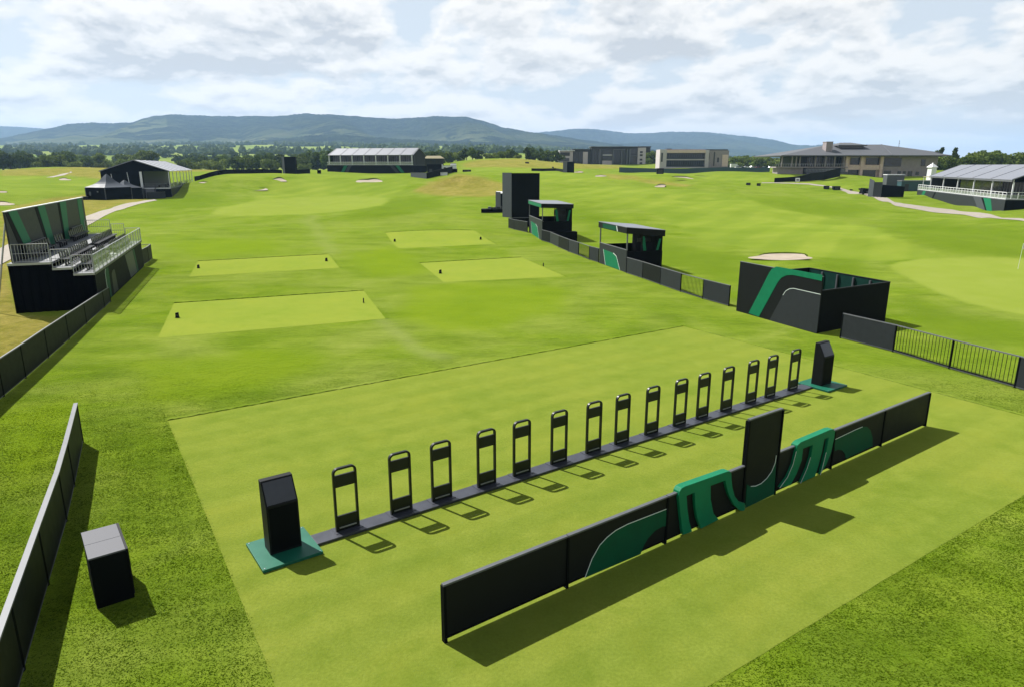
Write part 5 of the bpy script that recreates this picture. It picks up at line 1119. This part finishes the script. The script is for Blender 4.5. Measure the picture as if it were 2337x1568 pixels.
for x, yt, yb, k in [(1014,347,374,'mid'),(1026,350,376,'mid'),(1048,346,366,'bush'),(1065,342,366,'round'),(1078,340,367,'round'),(1090,346,366,'round'),(1003,352,374,'round'),(990,346,372,'round'),(976,348,374,'round'),(1120,350,364,'bush'),(1132,350,363,'round'),(1148,346,363,'mid'),(1160,344,362,'round'),(1172,350,361,'round'),(1205,342,362,'tall'),(1215,340,364,'round'),(1222,348,366,'round'),(1235,345,368,'tall'),(1246,348,370,'round'),(1258,344,372,'mid'),(1268,346,373,'round'),(1112,354,364,'round'),(1182,354,362,'bush'),(958,350,376,'round')]:
    D = float(RNG.uniform(440, 500)); p = A(x, yb, D); g = h1(p[0], D); h = max(2.5, CAMH+(HY-yt)*D/F-g)
    nm = {'round':'dark round tree','mid':'mid-green tree','bush':'yellow-green bush','tall':'narrow dark conifer'}[k]
    plant(x, yb, D, h, k, nm+' on the ridge between the long marquee and the hotel', 'trees on the central ridge', 1.1)
for x in np.linspace(1478,1512,7): 
    D = float(RNG.uniform(520,560)); g = h1((x-CX)/F*D, D); plant(x, 378, D, CAMH+(HY-float(RNG.uniform(345,354)))*D/F-g, 'mid', 'mid-green tree in the gap between the hotel and the office block', 'trees between hotel and office block')
for x in np.linspace(1662,1772,20):
    D = float(RNG.uniform(530,580)); g = h1((x-CX)/F*D, D); plant(x, 380, D, CAMH+(HY-float(RNG.uniform(355,365)))*D/F-g, RNG.choice(['mid','bush','mid']), 'bushy tree in the row behind the car park', 'trees behind the car park', 1.2)
for i in range(22):
    x = 1660+i*12; D = float(RNG.uniform(1100,1500)); g = h1((x-CX)/F*D, D); plant(x, 372, D, float(RNG.uniform(12,18)), 'round', 'hazy tree in the distance behind the car park and clubhouse', 'hazy trees behind the clubhouse', 1.7)
right = [(2128,352,'tall'),(2140,343,'tall'),(2152,352,'mid'),(2163,356,'mid'),(2177,344,'tall'),(2172,358,'mid'),(2188,356,'mid'),(2200,356,'mid'),(2214,350,'mid'),(2226,343,'mid'),(2238,342,'mid'),(2252,352,'mid'),(2262,346,'mid'),(2272,344,'mid'),(2284,354,'mid'),(2296,353,'mid'),(2308,351,'mid'),(2320,352,'mid'),(2332,348,'mid'),(2348,346,'mid'),(2365,350,'mid'),(2120,356,'mid'),(2145,362,'round'),(2130,366,'round'),(2160,366,'round')]
for x, yt, k in right:
    D = float(RNG.uniform(330, 375)); g = h1((x-CX)/F*D, D); h = CAMH+(HY-yt)*D/F-g
    nm = {'round':'dark round tree','mid':'sunlit green tree','tall':'narrow dark conifer'}[k]
    plant(x, 392, D, h, k, nm+' in the wood behind the right marquee', 'trees behind the right marquee', 1.0 if k != 'tall' else .8)
# ------------------------------------------------------------------ hills
def hills(name, label, sil, Dr_, Df, yfoot, rough, fieldw, back=1.25):
    xs = np.array([s[0] for s in sil], float); ys = np.array([s[1] for s in sil], float)
    nc, nr = 420, 110; x = np.linspace(xs[0], xs[-1], nc); y = np.interp(x, xs, ys)
    y = y+sum(a*np.sin(x*f+p_) for a, f, p_ in ((.5,.11,1.),(.35,.23,2.),(.45,.61,.4),(.4,1.13,2.2),(.45,1.9,.7),(.4,2.7,1.1)))*rough
    tl = np.linspace(0, 1, nr); V = np.empty((nr+8, nc, 3))
    zr = np.array([A(a, b, Dr_)[2] for a, b in zip(x, y)]); ang = (x-CX)/F
    for i, s in enumerate(tl):
        D = Df+(Dr_-Df)*s; zf = CAMH+(HY-yfoot)*Df/F
        X = ang*D
        gully = 1+.26*np.sin(X/210.+1.6*np.sin(X/610.+s*3.4))*math.sin(math.pi*s)+.13*np.sin(X/95.+1.2*np.sin(X/170.)+s*8)*math.sin(math.pi*s)+.05*np.sin(X/41.+s*17)*math.sin(math.pi*s)
        prof = s**1.25
        Z = zf-12+(zr-zf+12)*prof*np.where(s < .98, gully, 1)
        Z = np.minimum(Z, CAMH+(zr-CAMH)*D/Dr_*.998) if s < .97 else Z      # spurs stay under the skyline
        V[i,:,0] = X; V[i,:,1] = D; V[i,:,2] = Z
    for j in range(8):
        s = (j+1)/8; D = Dr_*(1+(back-1)*s); V[nr+j,:,0] = ang*D; V[nr+j,:,1] = D; V[nr+j,:,2] = zr*(1-s*s)+0*s
    me = np_mesh(name, V.reshape(-1,3), grid_faces(nr+8, nc)); at = me.attributes.new('field', 'FLOAT', 'POINT')
    f = np.zeros((nr+8, nc)); S = np.concatenate([tl, np.ones(8)])[:,None]; f[:] = np.clip((.75-S)*2.4, 0, 1)*fieldw
    f = np.maximum(f, ((x > 60) & (x < 420))[None]*np.clip((.9-S)*4, 0, 1)*fieldw); at.data.foreach_set('value', f.astype(np.float32).ravel())
    return tag(link(name, me, M['hill']), label, None, None, 'structure')
hills('hills', 'long wooded hill ridge rising behind the left and centre', [(-420,330),(-200,322),(20,322),(60,315),(100,306),(160,294),(200,284),(250,281),(300,282),(340,281),(365,272),(390,266),(440,262),(520,266),(600,266),(660,266),(720,260),(760,262),(830,266),(900,272),(950,270),(1010,266),(1070,268),(1110,278),(1150,292),(1200,301),(1270,311),(1330,321),(1400,331),(1500,346),(1580,360)], 4600, 3000, 338, .7, 1.)
hills('hills', 'lower wooded spur with a pale field in front of the long ridge', [(480,338),(560,333),(620,325),(680,316),(740,309),(790,308),(850,313),(920,318),(1000,322),(1080,324),(1160,327),(1240,331),(1320,338),(1400,346),(1480,356)], 3300, 2500, 341, .9, 1.4)
hills('hills', 'pale blue ridge at the far left', [(-600,300),(-300,290),(0,288),(60,289),(100,291),(150,295),(220,304),(320,316),(460,330)], 7000, 5200, 335, .3, .2)
hills('hills', 'pale blue ridge behind the hotel and office block', [(1080,312),(1160,302),(1220,304),(1260,300),(1300,296),(1335,295),(1370,298),(1420,305),(1470,305),(1500,302),(1560,302),(1600,303),(1640,308),(1700,314),(1740,320),(1790,332),(1830,333),(1870,328),(1930,335),(2000,346),(2100,360),(2300,366),(2700,368)], 7400, 5000, 356, .5, .3)
hills('hills', 'nearer blue spur below the far ridge', [(1280,346),(1340,338),(1400,330),(1460,326),(1540,330),(1620,338),(1700,345),(1800,356),(1900,364)], 5600, 4300, 356, .6, .4)
# far woodland on the valley floor and hill foot, one mass
def woodland(n):
    base = []; rr = 7
    for j, (z, r) in enumerate(((-.2,.75),(.35,1.),(.75,.72),(1.,.2))):
        for k in range(rr): base.append((math.cos(6.283*k/rr+j*.4)*r, math.sin(6.283*k/rr+j*.4)*r, z))
    base = np.array(base); fq = np.array([(j*rr+k, j*rr+(k+1)%rr, (j+1)*rr+(k+1)%rr, (j+1)*rr+k) for j in range(3) for k in range(rr)])
    VV = []; FF = []; 
    # hedgerows and copses
    for c in range(n):
        if c % 3: 
            x = RNG.uniform(-150, 1300); D = RNG.uniform(1250, 3000)
        else: x = RNG.uniform(1300, 2450); D = RNG.uniform(1500, 3200)
        m = int(RNG.integers(3, 26)); dx, dy = RNG.normal(size=2); l = math.hypot(dx, dy); dx, dy = dx/l, dy/l*.35
        for k in range(m):
            X = (x-CX)/F*D+dx*k*11+RNG.normal()*4; Y = D+dy*k*11+RNG.normal()*6; s = RNG.uniform(5, 9.5); hgt = s*RNG.uniform(1.1, 1.7)
            b = base*RNG.uniform(.8,1.2,base.shape)*np.array([s,s,hgt]); VV.append((b, X, Y))
    P = np.array([(v[1], v[2]) for v in VV]); Zg = hz(P[:,0], P[:,1]); out = np.concatenate([v[0]+np.array([v[1],v[2],z]) for v, z in zip(VV, Zg)]); 
    fa = np.concatenate([fq+len(base)*i for i in range(len(VV))]); return np_mesh('woodland', out, fa, False)
tag(link('woodland', woodland(120), leafmat('far_woodland', (.028,.052,.018), (.070,.100,.032), .1)), 'distant hedgerows and copses on the valley floor', 'woodland', None, 'stuff')
# ------------------------------------------------------------------ haze
HZ = MB().box(-13000,13000,-900,13500,-6,470)
vm = bpy.data.materials.new('pale_air'); vm.use_nodes = True; vt = vm.node_tree; vt.nodes.clear()
vo = vt.nodes.new('ShaderNodeOutputMaterial'); vp = vt.nodes.new('ShaderNodeVolumePrincipled'); vp.inputs['Color'].default_value = (.42,.64,1.,1); vp.inputs['Density'].default_value = .80e-4; vp.inputs['Anisotropy'].default_value = .2
vt.links.new(vp.outputs[0], vo.inputs['Volume'])
tag(obj('haze', HZ, vm), 'thin blue summer haze over the valley', 'haze', None, 'stuff')
# ------------------------------------------------------------------ sun, sky, camera
SUN_EL = 51.; az = np.array([-.79,.62])
sd = bpy.data.lights.new('sun', 'SUN'); sd.energy = 4.6; sd.angle = math.radians(.53); sd.color = (1.,.965,.90)
so = bpy.data.objects.new('sun', sd); COL.objects.link(so)
ce = math.cos(math.radians(SUN_EL)); dirv = Vector((az[0]*ce, az[1]*ce, math.sin(math.radians(SUN_EL)))); so.rotation_euler = dirv.to_track_quat('Z', 'Y').to_euler(); so.location = (0,0,60)
w = bpy.data.worlds.new('World'); SC.world = w; w.use_nodes = True; T = w.node_tree; bg = T.nodes['Background']
sky = T.nodes.new('ShaderNodeTexSky'); sky.sky_type = 'NISHITA'; sky.sun_disc = False; sky.sun_elevation = math.radians(SUN_EL); sky.sun_rotation = math.atan2(az[0], az[1]); sky.air_density = 1.; sky.dust_density = 1.2; sky.ozone_density = 1.
L_ = T.links.new
def wn(k, **kw):
    x = T.nodes.new(k)
    for a, v in kw.items(): setattr(x, a, v)
    return x
def wm(op, a, b=0., c=None):
    x = wn('ShaderNodeMath', operation=op)
    for s, v in zip(x.inputs, (a, b, c)):
        if v is None: continue
        if hasattr(v, 'links'): L_(v, s)
        else: s.default_value = v
    return x.outputs[0]
def wramp(f, stops):
    x = wn('ShaderNodeValToRGB'); e = x.color_ramp.elements
    while len(e) < len(stops): e.new(.5)
    for q_, (p_, c) in zip(e, stops): q_.position = p_; q_.color = (*c, 1)
    x.color_ramp.interpolation = 'EASE'; L_(f, x.inputs[0]); return x.outputs[0]
tc = wn('ShaderNodeTexCoord'); sx = wn('ShaderNodeSeparateXYZ'); L_(tc.outputs['Generated'], sx.inputs[0])
zc = wm('MAXIMUM', sx.outputs[2], 0.0)
AZ = wm('ARCTAN2', sx.outputs[0], sx.outputs[1])
def cloudco(dz, seed):
    z_ = wm('MAXIMUM', wm('ADD', zc, dz), -.02)
    cb = wn('ShaderNodeCombineXYZ'); L_(wm('ADD', wm('MULTIPLY', AZ, 2.5), seed), cb.inputs[0])
    L_(wm('MULTIPLY', wm('LOGARITHM', wm('ADD', z_, .085), 2.718), 1.25), cb.inputs[1]); cb.inputs[2].default_value = seed; return cb.outputs[0]
def wnoise(co, scale, det, ro, di=0.):
    x = wn('ShaderNodeTexNoise'); x.inputs['Scale'].default_value = scale; x.inputs['Detail'].default_value = det; x.inputs['Roughness'].default_value = ro; x.inputs['Distortion'].default_value = di; L_(co, x.inputs['Vector']); return x.outputs['Fac']
def field(dz): return wm('ADD', wm('MULTIPLY', wnoise(cloudco(dz, 5.2), 3.0, 10, .52, .1), .78), wm('MULTIPLY', wnoise(cloudco(dz, 2.7), 1.2, 2, .5, 0.), .22))
c0, cu = field(0.), field(.009)           # the cloud field here and a little higher up: sunlit tops, grey bases
cov = wramp(c0, [(.415,(.10,.10,.10)),(.45,(.6,.6,.6)),(.485,(1,1,1))])
tone = wm('ADD', wm('MULTIPLY', wm('SUBTRACT', cu, c0), 3.6), wm('ADD', wm('MULTIPLY', wm('SUBTRACT', c0, .5), 1.7), .455))
shade = wramp(tone, [(.34,(1.,1.,1.)),(.45,(.92,.93,.945)),(.56,(.77,.795,.83)),(.70,(.60,.635,.69))])
def wmix(f, a, b, mode='MIX'):
    x = wn('ShaderNodeMix', data_type='RGBA', blend_type=mode)
    for s, v in ((x.inputs['Factor'], f), (x.inputs['A'], a), (x.inputs['B'], b)):
        if hasattr(v, 'links'): L_(v, s)
        elif isinstance(v, (int, float)): s.default_value = v
        else: s.default_value = (*v, 1)
    return x.outputs['Result']
CL = 5.05
cl = wmix(1., shade, (CL*1.05, CL*1.02, CL*.975), 'MULTIPLY')
skyc = wmix(.9, sky.outputs[0], (CL*.66,CL*.725,CL*.79))
fade = wramp(sx.outputs[2], [(.26,(1,1,1)),(.50,(.12,.12,.12))])
zen = wramp(sx.outputs[2], [(.24,(1,1,1)),(.6,(.45,.45,.45))])
skyc = wmix(1., skyc, zen, 'MULTIPLY')
base = wmix(wm('MULTIPLY', cov, fade), skyc, cl)
veil = wramp(sx.outputs[2], [(.0,(.75,.75,.75)),(.05,(.36,.36,.36)),(.10,(.08,.08,.08)),(.2,(0,0,0))])
base = wmix(veil, base, (CL*.90,CL*.865,CL*.82))
L_(base, bg.inputs['Color']); bg.inputs['Strength'].default_value = .095
cd = bpy.data.cameras.new('camera'); cam = bpy.data.objects.new('camera', cd); COL.objects.link(cam); SC.camera = cam
cam.location = (0,0,CAMH); cam.rotation_euler = (math.pi/2-PIT, 0, 0); cd.sensor_width = 36; cd.lens = 36*F/2337; cd.clip_end = 40000; cd.clip_start = .2
SC.view_settings.view_transform = 'Standard'; SC.view_settings.look = 'None'; SC.view_settings.exposure = 1.05; SC.view_settings.gamma = 1
SC.render.engine = 'CYCLES'; SC.cycles.use_denoising = True; SC.cycles.max_bounces = 6; SC.cycles.volume_bounces = 1; SC.cycles.transparent_max_bounces = 12
